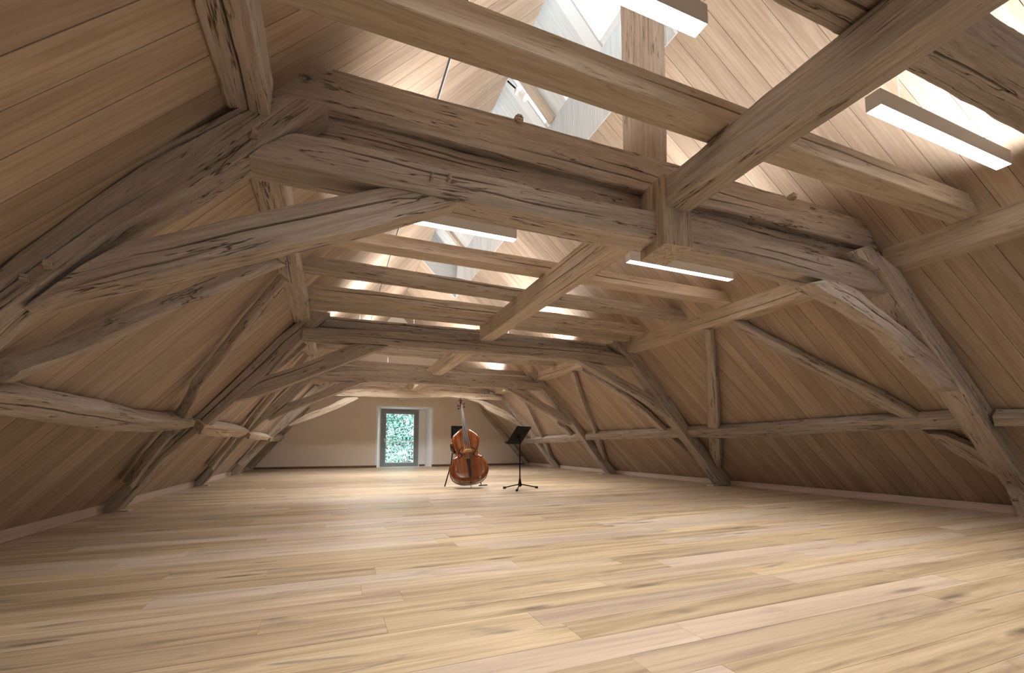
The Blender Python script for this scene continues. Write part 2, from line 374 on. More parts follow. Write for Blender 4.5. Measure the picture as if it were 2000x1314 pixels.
G = {
't1_post_l': ([(-2.79,2.7,0.0),(-1.44,2.7,1.734),(-1.001,2.7,2.289),(-0.575,2.7,2.697),(-0.323,2.7,2.867)],[(-2.5,2.7,0.0),(-1.422,2.7,1.461),(-1.014,2.7,1.96),(-0.48,2.7,2.456),(-0.083,2.7,2.871)],(0.0,0.22,0.0)),
't1_brace_l': ([(-1.356,2.72,1.515),(-1.176,2.72,1.733),(-1.078,2.72,1.826),(-1.001,2.72,1.895),(-0.884,2.72,1.94),(-0.553,2.72,2.1),(-0.284,2.72,2.219),(0.097,2.72,2.385),(0.29,2.72,2.467),(0.528,2.72,2.472),(0.679,2.72,2.457)],[(-1.347,2.72,1.501),(-1.203,2.72,1.588),(-1.085,2.72,1.641),(-0.873,2.72,1.723),(-0.492,2.72,1.895),(-0.172,2.72,2.038),(0.14,2.72,2.169),(0.402,2.72,2.298),(0.696,2.72,2.446)],(0.0,0.15,0.0)),
't1_collar_l': ([(-0.396,2.7,2.558),(-0.269,2.7,2.657),(-0.054,2.7,2.672),(0.238,2.7,2.67),(0.555,2.7,2.659),(1.239,2.7,2.676),(1.827,2.7,2.677),(2.306,2.7,2.707)],[(-0.482,2.7,2.453),(-0.184,2.7,2.447),(0.233,2.7,2.452),(0.753,2.7,2.458),(1.438,2.7,2.463),(2.314,2.7,2.474)],(0.0,0.24,0.0)),
't1_collar_r': ([(2.6,2.7,2.701),(2.8,2.7,2.696),(3.173,2.7,2.694),(3.542,2.7,2.682),(4.221,2.7,2.676),(4.79,2.7,2.674),(5.189,2.7,2.639)],[(2.611,2.7,2.462),(3.16,2.7,2.465),(3.527,2.7,2.459),(4.251,2.7,2.436),(4.765,2.7,2.426),(5.461,2.7,2.426)],(0.0,0.24,0.0)),
't1_post_r': ([(4.86,2.63,2.841),(5.334,2.63,2.662),(5.981,2.63,2.072),(6.892,2.63,1.304),(7.542,2.63,0.744),(8.08,2.6,0.0)],[(4.575,2.63,2.731),(5.055,2.63,2.599),(5.641,2.63,2.045),(5.972,2.63,1.794),(6.358,2.63,1.461),(6.59,2.63,1.226),(7.006,2.63,0.859),(7.638,2.63,0.348),(7.78,2.6,0.0)],(0.0,0.22,0.0)),
't1_brace_r': ([(4.021,2.66,2.35),(4.224,2.66,2.408),(4.504,2.66,2.412),(4.692,2.66,2.377),(4.959,2.66,2.256),(5.488,2.66,2.048),(5.772,2.66,1.927),(6.085,2.66,1.774),(6.394,2.66,1.5)],[(4.062,2.66,2.332),(4.415,2.66,2.255),(4.711,2.66,2.17),(5.18,2.66,2.008),(5.544,2.66,1.779),(6.102,2.66,1.475),(6.288,2.66,1.461)],(0.0,0.16,0.0)),
't2_post_l': ([(-2.802,7.32,-0.017),(-2.656,7.32,0.222),(-2.223,7.32,0.71),(-1.773,7.32,1.269),(-1.325,7.32,1.808),(-0.827,7.32,2.448),(-0.515,7.32,2.768),(-0.378,7.32,2.926)],[(-2.589,7.32,-0.029),(-2.109,7.32,0.682),(-1.578,7.32,1.209),(-1.312,7.32,1.499),(-0.813,7.32,2.057),(-0.49,7.32,2.462),(-0.285,7.32,2.688),(-0.102,7.32,2.909)],(0.0,0.24,0.0)),
't2_brace_l': ([(-1.346,7.33,1.514),(-1.032,7.33,1.855),(-0.696,7.33,1.982),(-0.333,7.33,2.162),(0.165,7.33,2.425),(0.308,7.33,2.478),(0.771,7.33,2.467)],[(-1.332,7.33,1.485),(-0.976,7.33,1.602),(-0.559,7.33,1.804),(0.025,7.33,2.091),(0.574,7.33,2.367),(0.795,7.33,2.46)],(0.0,0.17,0.0)),
't2_collar': ([(-0.473,7.28,2.635),(0.315,7.28,2.689),(1.621,7.28,2.711),(2.922,7.28,2.709),(3.959,7.28,2.711),(4.876,7.28,2.706),(5.49,7.28,2.629)],[(-0.481,7.28,2.47),(-0.023,7.28,2.463),(0.599,7.28,2.484),(1.624,7.28,2.484),(2.346,7.28,2.479),(3.957,7.28,2.487),(4.918,7.28,2.455),(5.585,7.28,2.438)],(0.0,0.26,0.0)),
't2_post_r': ([(5.319,7.22,2.935),(5.609,7.22,2.71),(6.052,7.22,2.269),(6.467,7.22,1.792),(6.864,7.22,1.249),(7.398,7.22,0.725),(7.769,7.22,0.362),(8.077,7.22,0.037)],[(5.016,7.22,2.878),(5.492,7.22,2.535),(5.927,7.22,1.991),(6.453,7.22,1.422),(6.761,7.22,1.067),(7.169,7.22,0.641),(7.723,7.22,0.016)],(0.0,0.24,0.0)),
't2_brace_r': ([(4.287,7.28,2.481),(4.765,7.28,2.435),(5.283,7.28,2.182),(5.822,7.28,1.951),(6.088,7.28,1.847),(6.535,7.28,1.47)],[(4.365,7.28,2.437),(5.076,7.28,2.1),(5.817,7.28,1.774),(6.427,7.28,1.425)],(0.0,0.17,0.0)),
't3_post_l': ([(-2.766,11.3,-0.017),(-2.447,11.3,0.394),(-1.991,11.3,1.02),(-1.662,11.3,1.385),(-1.225,11.3,1.882),(-0.872,11.3,2.274),(-0.56,11.3,2.628)],[(-2.575,11.3,-0.024),(-2.269,11.3,0.391),(-1.807,11.3,1.055),(-1.414,11.3,1.459),(-0.974,11.3,1.867),(-0.509,11.3,2.389),(-0.34,11.3,2.605)],(0.0,0.24,0.0)),
't3_brace_l': ([(-1.365,11.32,1.461),(-0.975,11.32,1.846),(-0.531,11.32,2.017),(0.05,11.32,2.324),(0.557,11.32,2.45),(0.736,11.32,2.421)],[(-1.364,11.32,1.415),(-0.738,11.32,1.735),(-0.044,11.32,2.061),(0.618,11.32,2.39),(0.748,11.32,2.409)],(0.0,0.17,0.0)),
't3_collar': ([(-0.503,11.3,2.547),(0.515,11.3,2.67),(1.741,11.3,2.707),(3.486,11.3,2.674),(5.093,11.3,2.634),(5.459,11.3,2.594)],[(-0.509,11.3,2.377),(0.521,11.3,2.42),(1.746,11.3,2.446),(3.149,11.3,2.423),(5.458,11.3,2.433)],(0.0,0.26,0.0)),
't3_post_r': ([(5.396,11.4,2.943),(5.623,11.4,2.749),(6.349,11.4,1.988),(6.873,11.4,1.29),(7.412,11.4,0.73),(7.995,11.4,-0.045)],[(5.076,11.4,2.924),(5.555,11.4,2.449),(6.045,11.4,1.904),(6.513,11.4,1.481),(7.127,11.4,0.701),(7.739,11.4,-0.038)],(0.0,0.24,0.0)),
't3_brace_r': ([(4.327,11.35,2.501),(4.755,11.35,2.421),(5.067,11.35,2.392),(5.496,11.35,2.074),(5.952,11.35,1.882),(6.417,11.35,1.462)],[(4.327,11.35,2.444),(4.555,11.35,2.326),(5.066,11.35,2.059),(5.884,11.35,1.674),(6.315,11.35,1.446)],(0.0,0.17,0.0)),
't4_post_l': ([(-2.78,14.9,-0.042),(-2.493,14.9,0.361),(-2.087,14.9,0.891),(-1.874,14.9,1.207),(-1.328,14.9,1.859),(-0.787,14.9,2.471),(-0.397,14.9,2.936)],[(-2.566,14.9,-0.047),(-2.288,14.9,0.372),(-1.774,14.9,1.027),(-1.314,14.9,1.458),(-0.746,14.9,2.078),(-0.139,14.9,2.66),(0.006,14.9,2.813)],(0.0,0.24,0.0)),
't4_brace_l': ([(-1.289,14.92,1.475),(-0.796,14.92,1.827),(-0.093,14.92,2.117),(0.259,14.92,2.356),(0.67,14.92,2.405)],[(-1.219,14.92,1.445),(-0.62,14.92,1.674),(0.088,14.92,2.01),(0.703,14.92,2.34)],(0.0,0.17,0.0)),
't4_collar': ([(0.448,14.9,2.639),(2.306,14.9,2.724),(3.2,14.9,2.713),(5.133,14.9,2.671),(5.582,14.9,2.616)],[(0.002,14.9,2.408),(2.311,14.9,2.433),(3.682,14.9,2.522),(4.211,14.9,2.471),(5.602,14.9,2.468)],(0.0,0.26,0.0)),
't4_post_r': ([(5.208,14.95,2.92),(5.501,14.95,2.934),(5.759,14.95,2.74),(6.403,14.95,1.917),(6.999,14.95,1.19),(7.586,14.95,0.486),(7.969,14.95,-0.035)],[(5.015,14.95,2.874),(5.364,14.95,2.76),(5.719,14.95,2.44),(6.179,14.95,1.819),(6.75,14.95,1.282),(7.331,14.95,0.526),(7.753,14.95,-0.05)],(0.0,0.24,0.0)),
't4_brace_r': ([(4.346,14.92,2.514),(4.949,14.92,2.428),(5.748,14.92,2.104),(6.107,14.92,1.853),(6.389,14.92,1.578)],[(4.216,14.92,2.491),(4.816,14.92,2.332),(5.027,14.92,2.12),(5.748,14.92,1.808),(6.288,14.92,1.576)],(0.0,0.17,0.0)),
't5_post_r': ([(6.02,17.85,2.3),(8.02,17.85,0.0)],[(5.82,17.85,2.3),(7.84,17.85,0.0)],(0.0,0.18,0.0)),
't5_post_l': ([(-1.0,17.85,2.25),(-2.8,17.85,0.0)],[(-0.83,17.85,2.25),(-2.62,17.85,0.0)],(0.0,0.18,0.0)),
'rail_l1': ([(-1.636,0.0,1.13),(-1.634,3.158,1.133),(-1.625,3.44,1.144),(-1.632,3.844,1.135),(-1.63,4.583,1.137),(-1.65,5.242,1.112),(-1.632,5.997,1.135),(-1.597,6.604,1.179)],[(-1.757,0.0,0.98),(-1.714,3.327,1.033),(-1.729,3.846,1.014),(-1.752,4.621,0.985),(-1.749,5.459,0.99),(-1.7,6.398,1.05),(-1.655,6.745,1.107)],(-0.133,-0.0,0.106)),
'rail_l2': ([(-1.63,7.165,1.137),(-1.62,7.838,1.15),(-1.609,8.877,1.163),(-1.606,10.468,1.167)],[(-1.733,7.381,1.009),(-1.746,8.663,0.993),(-1.726,10.3,1.017),(-1.681,10.56,1.074)],(-0.125,-0.0,0.1)),
'rail_l3': ([(-1.656,10.999,1.106),(-1.665,14.394,1.095)],[(-1.742,11.274,0.998),(-1.748,14.26,0.991)],(-0.125,-0.0,0.1)),
'rail_l4': ([(-1.685,14.692,1.069),(-1.607,17.645,1.166)],[(-1.767,14.976,0.967),(-1.752,17.863,0.986)],(-0.125,-0.0,0.1)),
'rail_r0': ([(6.785,2.584,1.183),(6.808,2.348,1.158),(6.75,-0.5,1.2)],[(6.884,2.608,1.077),(6.893,2.383,1.068),(6.9,-0.5,1.07)],(0.102,-0.0,0.096)),
'rail_r1': ([(6.792,7.277,1.176),(6.8,6.38,1.167),(6.792,5.34,1.176),(6.78,4.479,1.188),(6.77,3.516,1.198),(6.771,2.739,1.198)],[(6.92,7.362,1.039),(6.956,6.223,1.0),(6.951,5.474,1.007),(6.914,4.576,1.046),(6.905,3.595,1.055),(6.905,2.781,1.054)],(0.102,-0.0,0.096)),
'rail_r2': ([(6.802,11.227,1.165),(6.796,10.24,1.171),(6.8,8.539,1.167),(6.809,7.385,1.158)],[(6.939,11.458,1.019),(6.949,10.476,1.008),(6.932,8.711,1.026),(6.938,7.487,1.019)],(0.102,-0.0,0.096)),
'rail_r3': ([(6.869,14.807,1.093),(6.844,12.997,1.119),(6.826,11.412,1.139)],[(7.026,15.147,0.926),(7.0,13.296,0.954),(6.967,11.533,0.989)],(0.102,-0.0,0.096)),
'rail_r4': ([(6.874,15.954,1.088),(6.869,14.807,1.093)],[(7.023,16.3,0.93),(7.009,15.019,0.944)],(0.102,-0.0,0.096)),
'wb_r1a': ([(5.415,4.732,2.684),(5.689,4.462,2.392),(6.086,4.034,1.97),(6.444,3.633,1.589),(6.643,3.394,1.378),(6.806,3.285,1.204)],[(5.439,4.803,2.658),(5.803,4.505,2.271),(6.189,4.065,1.86),(6.522,3.743,1.507),(6.755,3.527,1.259),(6.791,3.429,1.22)],(0.073,-0.0,0.068)),
'wb_r1b': ([(6.959,3.374,1.041),(7.01,3.129,0.987),(7.195,2.898,0.79),(7.346,2.826,0.63),(7.511,2.722,0.455)],[(6.898,3.336,1.106),(6.96,3.274,1.04),(7.197,3.121,0.788),(7.349,2.982,0.626),(7.522,2.77,0.443)],(0.073,-0.0,0.068)),
'wb_r1c': ([(5.4,5.274,2.7),(5.719,5.562,2.361),(6.101,5.91,1.954),(6.805,6.632,1.206)],[(5.427,5.194,2.671),(5.784,5.501,2.291),(6.251,5.9,1.795),(6.872,6.49,1.134)],(0.073,-0.0,0.068)),
'wb_r1d': ([(6.942,6.747,1.059),(7.397,7.185,0.575),(7.603,7.201,0.356)],[(7.009,6.6,0.989),(7.511,7.067,0.454),(7.696,7.289,0.257)],(0.073,-0.0,0.068)),
'wb_r2a': ([(5.454,9.669,2.643),(5.964,10.1,2.1),(6.517,10.506,1.512),(6.811,10.775,1.198)],[(5.44,9.516,2.657),(6.024,10.09,2.036),(6.541,10.478,1.486),(6.876,10.726,1.13)],(0.073,-0.0,0.068)),
'wb_r2b': ([(6.93,10.94,1.072),(7.41,11.402,0.562),(7.613,11.417,0.345)],[(6.996,10.81,1.002),(7.342,11.163,0.633),(7.651,11.446,0.305)],(0.073,-0.0,0.068)),
'wb_r2c': ([(5.487,9.183,2.607),(5.874,8.531,2.195),(6.382,8.084,1.655),(6.835,7.899,1.173)],[(5.456,9.153,2.64),(5.651,8.924,2.433),(6.088,8.481,1.968),(6.526,8.183,1.502),(6.81,8.053,1.2)],(0.073,-0.0,0.068)),
'wb_r2d': ([(6.985,7.848,1.014),(7.209,7.694,0.775),(7.462,7.547,0.506)],[(6.962,7.953,1.038),(7.376,7.592,0.597),(7.428,7.528,0.543)],(0.073,-0.0,0.068)),
'wb_r3a': ([(5.782,13.325,2.294),(6.235,13.845,1.812),(6.848,14.327,1.159)],[(5.841,13.333,2.231),(6.253,13.75,1.792),(6.912,14.317,1.091)],(0.073,-0.0,0.068)),
'wb_r3b': ([(7.017,14.555,0.979),(7.317,14.877,0.66),(7.663,15.02,0.292)],[(7.082,14.417,0.91),(7.381,14.77,0.592),(7.713,15.09,0.239)],(0.073,-0.0,0.068)),
'wb_r3c': ([(6.508,12.384,1.521),(6.651,12.15,1.369),(6.902,12.153,1.102)],[(6.449,12.305,1.584),(6.626,12.337,1.396),(6.852,12.257,1.155)],(0.073,-0.0,0.068)),
'wb_l1a': ([(-1.581,3.197,1.262),(-1.472,3.4,1.398),(-1.273,3.608,1.647),(-1.103,3.83,1.858),(-0.828,4.278,2.2),(-0.479,4.778,2.635)],[(-1.636,3.153,1.194),(-1.625,3.252,1.208),(-1.475,3.469,1.394),(-1.305,3.704,1.606),(-0.957,4.032,2.04),(-0.519,4.588,2.585)],(-0.086,-0.0,0.069)),
'wb_l1b': ([(-0.489,5.178,2.622),(-0.821,5.442,2.208),(-1.066,5.696,1.904),(-1.283,5.818,1.634),(-1.439,5.984,1.439),(-1.671,6.287,1.151)],[(-0.515,5.125,2.59),(-0.842,5.34,2.183),(-1.078,5.569,1.889),(-1.393,5.79,1.496),(-1.645,6.337,1.182)],(-0.078,-0.0,0.063)),
'wb_l1c': ([(-1.8,6.544,0.99),(-2.024,6.744,0.711),(-2.343,7.089,0.314)],[(-1.76,6.506,1.04),(-1.83,6.463,0.953),(-2.045,6.578,0.684),(-2.293,6.822,0.375)],(-0.078,-0.0,0.063)),
'wb_l2a': ([(-0.489,9.542,2.623),(-0.827,9.86,2.201),(-1.528,10.528,1.329),(-1.661,10.658,1.162)],[(-0.506,9.675,2.602),(-0.848,9.873,2.176),(-1.456,10.185,1.418),(-1.631,10.505,1.2)],(-0.078,-0.0,0.063)),
'wb_l2b': ([(-1.803,10.367,0.986),(-2.069,10.713,0.655),(-2.319,11.028,0.343)],[(-1.77,10.244,1.027),(-2.033,10.501,0.7),(-2.264,10.619,0.412)],(-0.078,-0.0,0.063)),
'wb_l2c': ([(-1.269,7.856,1.651),(-1.019,8.25,1.962),(-0.478,8.567,2.636)],[(-1.271,7.66,1.648),(-0.852,8.311,2.17),(-0.51,8.682,2.597)],(-0.078,-0.0,0.063)),
'wb_l3a': ([(-0.491,14.613,2.62),(-1.211,14.479,1.723),(-1.708,14.41,1.105)],[(-0.483,14.657,2.63),(-1.182,14.496,1.759),(-1.679,14.504,1.141)],(-0.078,-0.0,0.063)),
'wb_l3b': ([(-1.884,14.353,0.885),(-2.164,14.625,0.537),(-2.394,14.638,0.25)],[(-1.857,14.242,0.919),(-2.11,14.336,0.604),(-2.355,14.24,0.299)],(-0.078,-0.0,0.063)),
}

# ------------------------------------------------------------------ roof planes and shell
# left slope X = -2.80 + .803 z, right slope X = 8.13 - .94 z (metres); ridge near z 6.27
YN, YF = -2.6, 18.05
KL, KR = .803, .94
SL, SR = math.sqrt(1+KL*KL), math.sqrt(1+KR*KR)
def lp(s, y, off=0):
    z = s/SL; return Vector((-2.80+KL*z, y, z)) + Vector((1, 0, -KL)).normalized()*off
def rp(s, y, off=0):
    z = s/SR; return Vector((8.13-KR*z, y, z)) + Vector((-1, 0, -KR)).normalized()*off
ZR = (8.13+2.80)/(KL+KR); SLt, SRt = ZR*SL, ZR*SR
def clip(poly, f):
    out = []
    for i in range(len(poly)):
        a, b_ = poly[i], poly[(i+1) % len(poly)]; fa, fb = f(a), f(b_)
        if fa >= 0: out.append(a)
        if fa*fb < 0: t = fa/(fa-fb); out.append((a[0]+(b_[0]-a[0])*t, a[1]+(b_[1]-a[1])*t))
    return out
TD = math.tan(R(8))
OPEN = (5.20*SR, 3.38, 12.6)      # roof light: from this slope length up to the ridge, between two Y
def slope_boards(fn, side, width, parent, splits):
    y = YN-1.4; Smax = SLt if side == 'L' else SRt; xd = (fn(1, 0)-fn(0, 0)).normalized(); nn = (fn(0, 0, 1)-fn(0, 0, 0)).normalized()
    yd = Vector((0, 1, 0))
    ax = (xd+yd*TD).normalized(); ay = nn.cross(ax)
    while y < YF+.1:
        w = width*(1+random.uniform(-.06, .06)); g = .0022
        for s0, s1 in splits:
            poly = [(s0, y+g+s0*TD), (s1, y+g+s1*TD), (s1, y+w-g+s1*TD), (s0, y+w-g+s0*TD)]
            parts = [poly]
            if side == 'R' and s0 >= OPEN[0]-.01: parts = [clip(poly, lambda p: OPEN[1]-p[1]), clip(poly, lambda p: p[1]-OPEN[2])]
            for q in parts:
                if len(q) < 3: continue
                q = clip(q, lambda p: YF+.02-p[1]); q = clip(q, lambda p: p[1]-YN)
                if len(q) < 3: continue
                c = fn(sum(p[0] for p in q)/len(q), sum(p[1] for p in q)/len(q))
                mw = Matrix(((ax.x, ay.x, nn.x, c.x), (ax.y, ay.y, nn.y, c.y), (ax.z, ay.z, nn.z, c.z), (0, 0, 0, 1))); inv = mw.inverted()
                bm = bmesh.new(); lift = random.uniform(0, .0015)
                top = [bm.verts.new(inv @ fn(p[0], p[1], lift)) for p in q]; bot = [bm.verts.new(inv @ fn(p[0], p[1], -.02)) for p in q]
                bm.faces.new(top); bm.faces.new(bot[::-1])
                for k in range(len(q)): bm.faces.new((top[k], top[(k+1) % len(q)], bot[(k+1) % len(q)], bot[k]))
                bobj('roof_board', bm, M['roof'], parent, mw)
        y += w
def sheet(name, pts, thick, material, kind='structure'):
    bm = bmesh.new(); a = [bm.verts.new(p) for p, q in zip(pts[0], pts[1])]; b_ = [bm.verts.new(q) for p, q in zip(pts[0], pts[1])]
    n = len(a); bm.faces.new(a); bm.faces.new(b_[::-1])
    for k in range(n): bm.faces.new((a[k], a[(k+1) % n], b_[(k+1) % n], b_[k]))
    return tag(bobj(name, bm, material), kind=kind)
def slab(fn, rects, name):
    bm = bmesh.new()
    for s0, s1, y0, y1 in rects:
        c = [fn(s0, y0, -.025), fn(s1, y0, -.025), fn(s1, y1, -.025), fn(s0, y1, -.025)]; d = [fn(s0, y0, -.12), fn(s1, y0, -.12), fn(s1, y1, -.12), fn(s0, y1, -.12)]
        a = [bm.verts.new(p) for p in c]; b_ = [bm.verts.new(p) for p in d]; bm.faces.new(a); bm.faces.new(b_[::-1])
        for k in range(4): bm.faces.new((a[k], a[(k+1) % 4], b_[(k+1) % 4], b_[k]))
    return tag(bobj(name, bm, M['backing']), kind='structure')
wl = slab(lp, [(-.2, SLt+.05, YN-.1, YF+.1)], 'wall_left')
wr = slab(rp, [(-.2, OPEN[0], YN-.1, YF+.1), (OPEN[0], SRt+.05, YN-.1, OPEN[1]), (OPEN[0], SRt+.05, OPEN[2], YF+.1)], 'wall_right')
ZG = 4.68
slope_boards(lp, 'L', .185, wl, [(.11, ZG*SL-.028), (ZG*SL+.028, SLt-.005)])
slope_boards(rp, 'R', .185, wr, [(.10, OPEN[0]-.002), (OPEN[0]+.002, SRt-.005)])
# shadow gap in the left slope: black strip painted as shade, pale edge strip
for s, hw, lo, hi, mt, nm in ((ZG*SL, .024, -.018, -.001, 'gap_shade', 'gap_shade_strip'), (ZG*SL+.0255, .0025, -.002, .003, 'white', 'gap_strip')):
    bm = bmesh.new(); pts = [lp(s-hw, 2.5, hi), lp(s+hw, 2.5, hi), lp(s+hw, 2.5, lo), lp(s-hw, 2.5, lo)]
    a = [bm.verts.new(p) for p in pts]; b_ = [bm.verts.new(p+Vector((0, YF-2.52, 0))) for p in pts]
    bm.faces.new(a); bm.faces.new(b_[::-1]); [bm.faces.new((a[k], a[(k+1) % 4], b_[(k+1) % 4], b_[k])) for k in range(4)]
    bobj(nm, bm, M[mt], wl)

# floor
fl = tag(box('floor', -3.2, 8.4, YN-.1, YF+.45, -.2, -.021, M['backing']), kind='structure')
rows = []; y = YN; rs = random.Random(11)
while y < YF+.40: rows.append(y); y += .2
count = 0; far = bmesh.new()
for y in sorted(rows, key=lambda v: (v < .4, v)):
    x0, x1 = (-2.85, 8.05) if y < YF-.1 else (1.5, 3.8)
    x = x0-rs.uniform(0, 2.1)
    while x < x1:
        ln = rs.uniform(1.7, 2.6); a, b_ = max(x, x0), min(x+ln, x1)
        if b_-a > .03:
            y1 = min(y+.1988, YF+.4)
            if count < 292 and y >= .4:
                o = box('floor_board', a+.0007, b_-.0007, y+.0006, y1, -.02, rs.uniform(-.0006, 0), M['floor'], fl); count += 1
            else: bx(far, a+.0007, b_-.0007, y+.0006, y1, -.02, 0)
        x += ln
o = bobj('distant_floor_boards', far, M['floor'], fl); o['kind'] = 'stuff'

# skirting
for nm, x0, x1, y0, y1, z1, m in (('baseboard_left', -2.75, -2.705, YN, YF, .12, 'skirt'), ('baseboard_right', 7.97, 8.02, YN, YF, .11, 'skirt'),
        ('baseboard_back_left', -2.72, 1.58, YF-.018, YF, .085, 'dark_skirt'), ('baseboard_back_right', 3.73, 7.95, YF-.018, YF, .085, 'dark_skirt')):
    tag(box(nm, x0, x1, y0, y1, 0, z1, M[m], bev=.004), kind='structure')

# back wall with the splayed door niche
DX0, DX1, DZ = 1.58, 3.73, 2.38; DY = YF+.33
def gable(name, y0, y1, hole=None):
    z1 = ZR-.02; bm = bmesh.new()
    def xl(z): return -2.80+KL*z-.03
    def xr(z): return 8.13-KR*z+.03
    quads = []
    if hole:
        hx0, hx1, hz = hole
        zl = (hx0+2.83)/KL; quads += [[(xl(0), 0), (hx0, 0), (hx0, hz), (xl(hz), hz)], [(hx1, 0), (xr(0), 0), (xr(hz), hz), (hx1, hz)], [(xl(hz), hz), (xr(hz), hz), ((xl(ZR)+xr(ZR))/2, ZR)]]
    else: quads = [[(xl(0), 0), (xr(0), 0), ((xl(ZR)+xr(ZR))/2, ZR)]]
    for q in quads:
        a = [bm.verts.new((p[0], y0, p[1])) for p in q]; b_ = [bm.verts.new((p[0], y1, p[1])) for p in q]; bm.faces.new(a); bm.faces.new(b_[::-1])
        for k in range(len(q)): bm.faces.new((a[k], a[(k+1) % len(q)], b_[(k+1) % len(q)], b_[k]))
    return tag(bobj(name, bm, M['plaster']), kind='structure')
gable('wall_back', YF, YF+.28, (DX0, DX1, DZ))
WX0, WX1, WZ0, WZ1 = 3.0, 4.7, 1.0, 1.95
def added_gable_window():  # unseen window behind the camera, added for cool daylight on the foreground
    z = ZR; bm = bmesh.new()
    for q in ([(-2.83, 0), (8.16, 0), (8.16-KR*WZ0, WZ0), (-2.83+KL*WZ0, WZ0)], [(-2.83+KL*WZ0, WZ0), (WX0, WZ0), (WX0, WZ1), (-2.83+KL*WZ1, WZ1)],
              [(WX1, WZ0), (8.16-KR*WZ0, WZ0), (8.16-KR*WZ1, WZ1), (WX1, WZ1)], [(-2.83+KL*WZ1, WZ1), (8.16-KR*WZ1, WZ1), (2.24, ZR)]):
        a = [bm.verts.new((p[0], YN-.2, p[1])) for p in q]; b_ = [bm.verts.new((p[0], YN, p[1])) for p in q]; bm.faces.new(a); bm.faces.new(b_[::-1])
        for k in range(len(q)): bm.faces.new((a[k], a[(k+1) % len(q)], b_[(k+1) % len(q)], b_[k]))
    tag(bobj('wall_front', bm, M['plaster']), kind='structure')
    w = empty('added_window_1', ((WX0+WX1)/2, YN, WZ0), kind='structure'); bm = bmesh.new()
    for k in range(4):
        x = WX0+(WX1-WX0-.06)*k/3; bx(bm, x, x+.06, YN-.12, YN-.06, WZ0, WZ1)
    bx(bm, WX0, WX1, YN-.121, YN-.061, WZ0, WZ0+.06); bx(bm, WX0, WX1, YN-.121, YN-.061, WZ1-.06, WZ1)
    bobj('window_frame', bm, M['white_metal'], w)
    for k in range(3):
        x = WX0+(WX1-WX0-.06)*k/3; box('pane', x+.06, x+(WX1-WX0-.06)/3, YN-.095, YN-.09, WZ0+.06, WZ1-.06, M['glass'], w)
added_gable_window()
def portal(loc, rot, sx, sy):
    l = bpy.data.lights.new('daylight_portal', 'AREA'); l.shape = 'RECTANGLE'; l.size = sx; l.size_y = sy; l.cycles.is_portal = True
    o = bpy.data.objects.new('daylight_portal', l); C.objects.link(o); o.location = loc; o.rotation_euler = rot
portal(((WX0+WX1)/2, YN-.15, (WZ0+WZ1)/2), (R(90), 0, 0), WX1-WX0, WZ1-WZ0)
portal((2.49, YF+.45, 1.15), (R(-90), 0, 0), 1.3, 2.2)
bm = bmesh.new()
def prism(bm, pts, z0, z1):
    a = [bm.verts.new((p[0], p[1], z0)) for p in pts]; b_ = [bm.verts.new((p[0], p[1], z1)) for p in pts]; bm.faces.new(a[::-1]); bm.faces.new(b_)
    for k in range(len(pts)): bm.faces.new((a[k], a[(k+1) % len(pts)], b_[(k+1) % len(pts)], b_[k]))
# frame round the opening: reaches 4 mm proud of the plaster, with splayed inner faces
prism(bm, [(DX0-.05, YF+.3), (DX0-.05, YF+.0), (DX0+.0, YF-.004), (DX0+.012, YF-.004), (1.74, DY), (1.74, DY+.08), (DX0-.05, DY+.08)], 0, DZ)
prism(bm, [(DX1+.05, YF+.0), (DX1+.05, DY+.08), (3.24, DY+.08), (3.24, DY), (3.50, DY), (3.56, DY-.10), (DX1-.02, YF-.004), (DX1, YF-.004)], 0, DZ)
a = [(DX0, YF-.004, DZ+.06), (DX1, YF-.004, DZ+.06), (DX1, DY+.08, DZ+.06), (DX0, DY+.08, DZ+.06)]
b_ = [(DX0, YF-.004, DZ-.005), (DX1, YF-.004, DZ-.005), (DX1, DY+.08, 2.30), (DX0, DY+.08, 2.30)]
va = [bm.verts.new(p) for p in a]; vb = [bm.verts.new(p) for p in b_]; bm.faces.new(va); bm.faces.new(vb[::-1])
for k in range(4): bm.faces.new((va[k], va[(k+1) % 4], vb[(k+1) % 4], vb[k]))
tag(bobj('trim_1', bm, M['reveal']), kind='structure')
tag(box('trim_2', 3.27, 3.52, DY-.014, DY+.01, 0, .085, M['dark_skirt']), kind='structure')
tag(box('trim_3', 1.60, 3.70, YF+.02, DY+.1, -.001, .006, M['reveal']), kind='structure')
dr = empty('door_1', (2.49, DY, 0), kind='structure')
bm = bmesh.new()
for r_ in ((1.74, 1.85, 0, 2.30), (3.13, 3.24, 0, 2.30), (1.85, 3.13, 2.23, 2.30), (1.85, 3.13, 0, .045)): bx(bm, r_[0], r_[1], DY+.0, DY+.08, r_[2], r_[3])
bobj('frame', bm, M['grey_frame'], dr)
bm = bmesh.new()
for r_ in ((1.855, 1.935, .05, 2.225), (3.045, 3.125, .05, 2.225), (1.935, 3.045, 2.13, 2.225), (1.935, 3.045, .05, .155)): bx(bm, r_[0], r_[1], DY-.02, DY+.05, r_[2], r_[3])
bobj('casement', bm, M['grey_frame'], dr)
bm = bmesh.new()
for r_ in ((1.935, 1.95, .155, 2.13), (3.03, 3.045, .155, 2.13), (1.95, 3.03, 2.115, 2.13), (1.95, 3.03, .155, .18)): bx(bm, r_[0], r_[1], DY+.0, DY+.03, r_[2], r_[3])
bobj('glazing_bead', bm, M['white'], dr)
box('pane', 1.94, 3.04, DY+.012, DY+.018, .16, 2.125, M['glass'], dr)
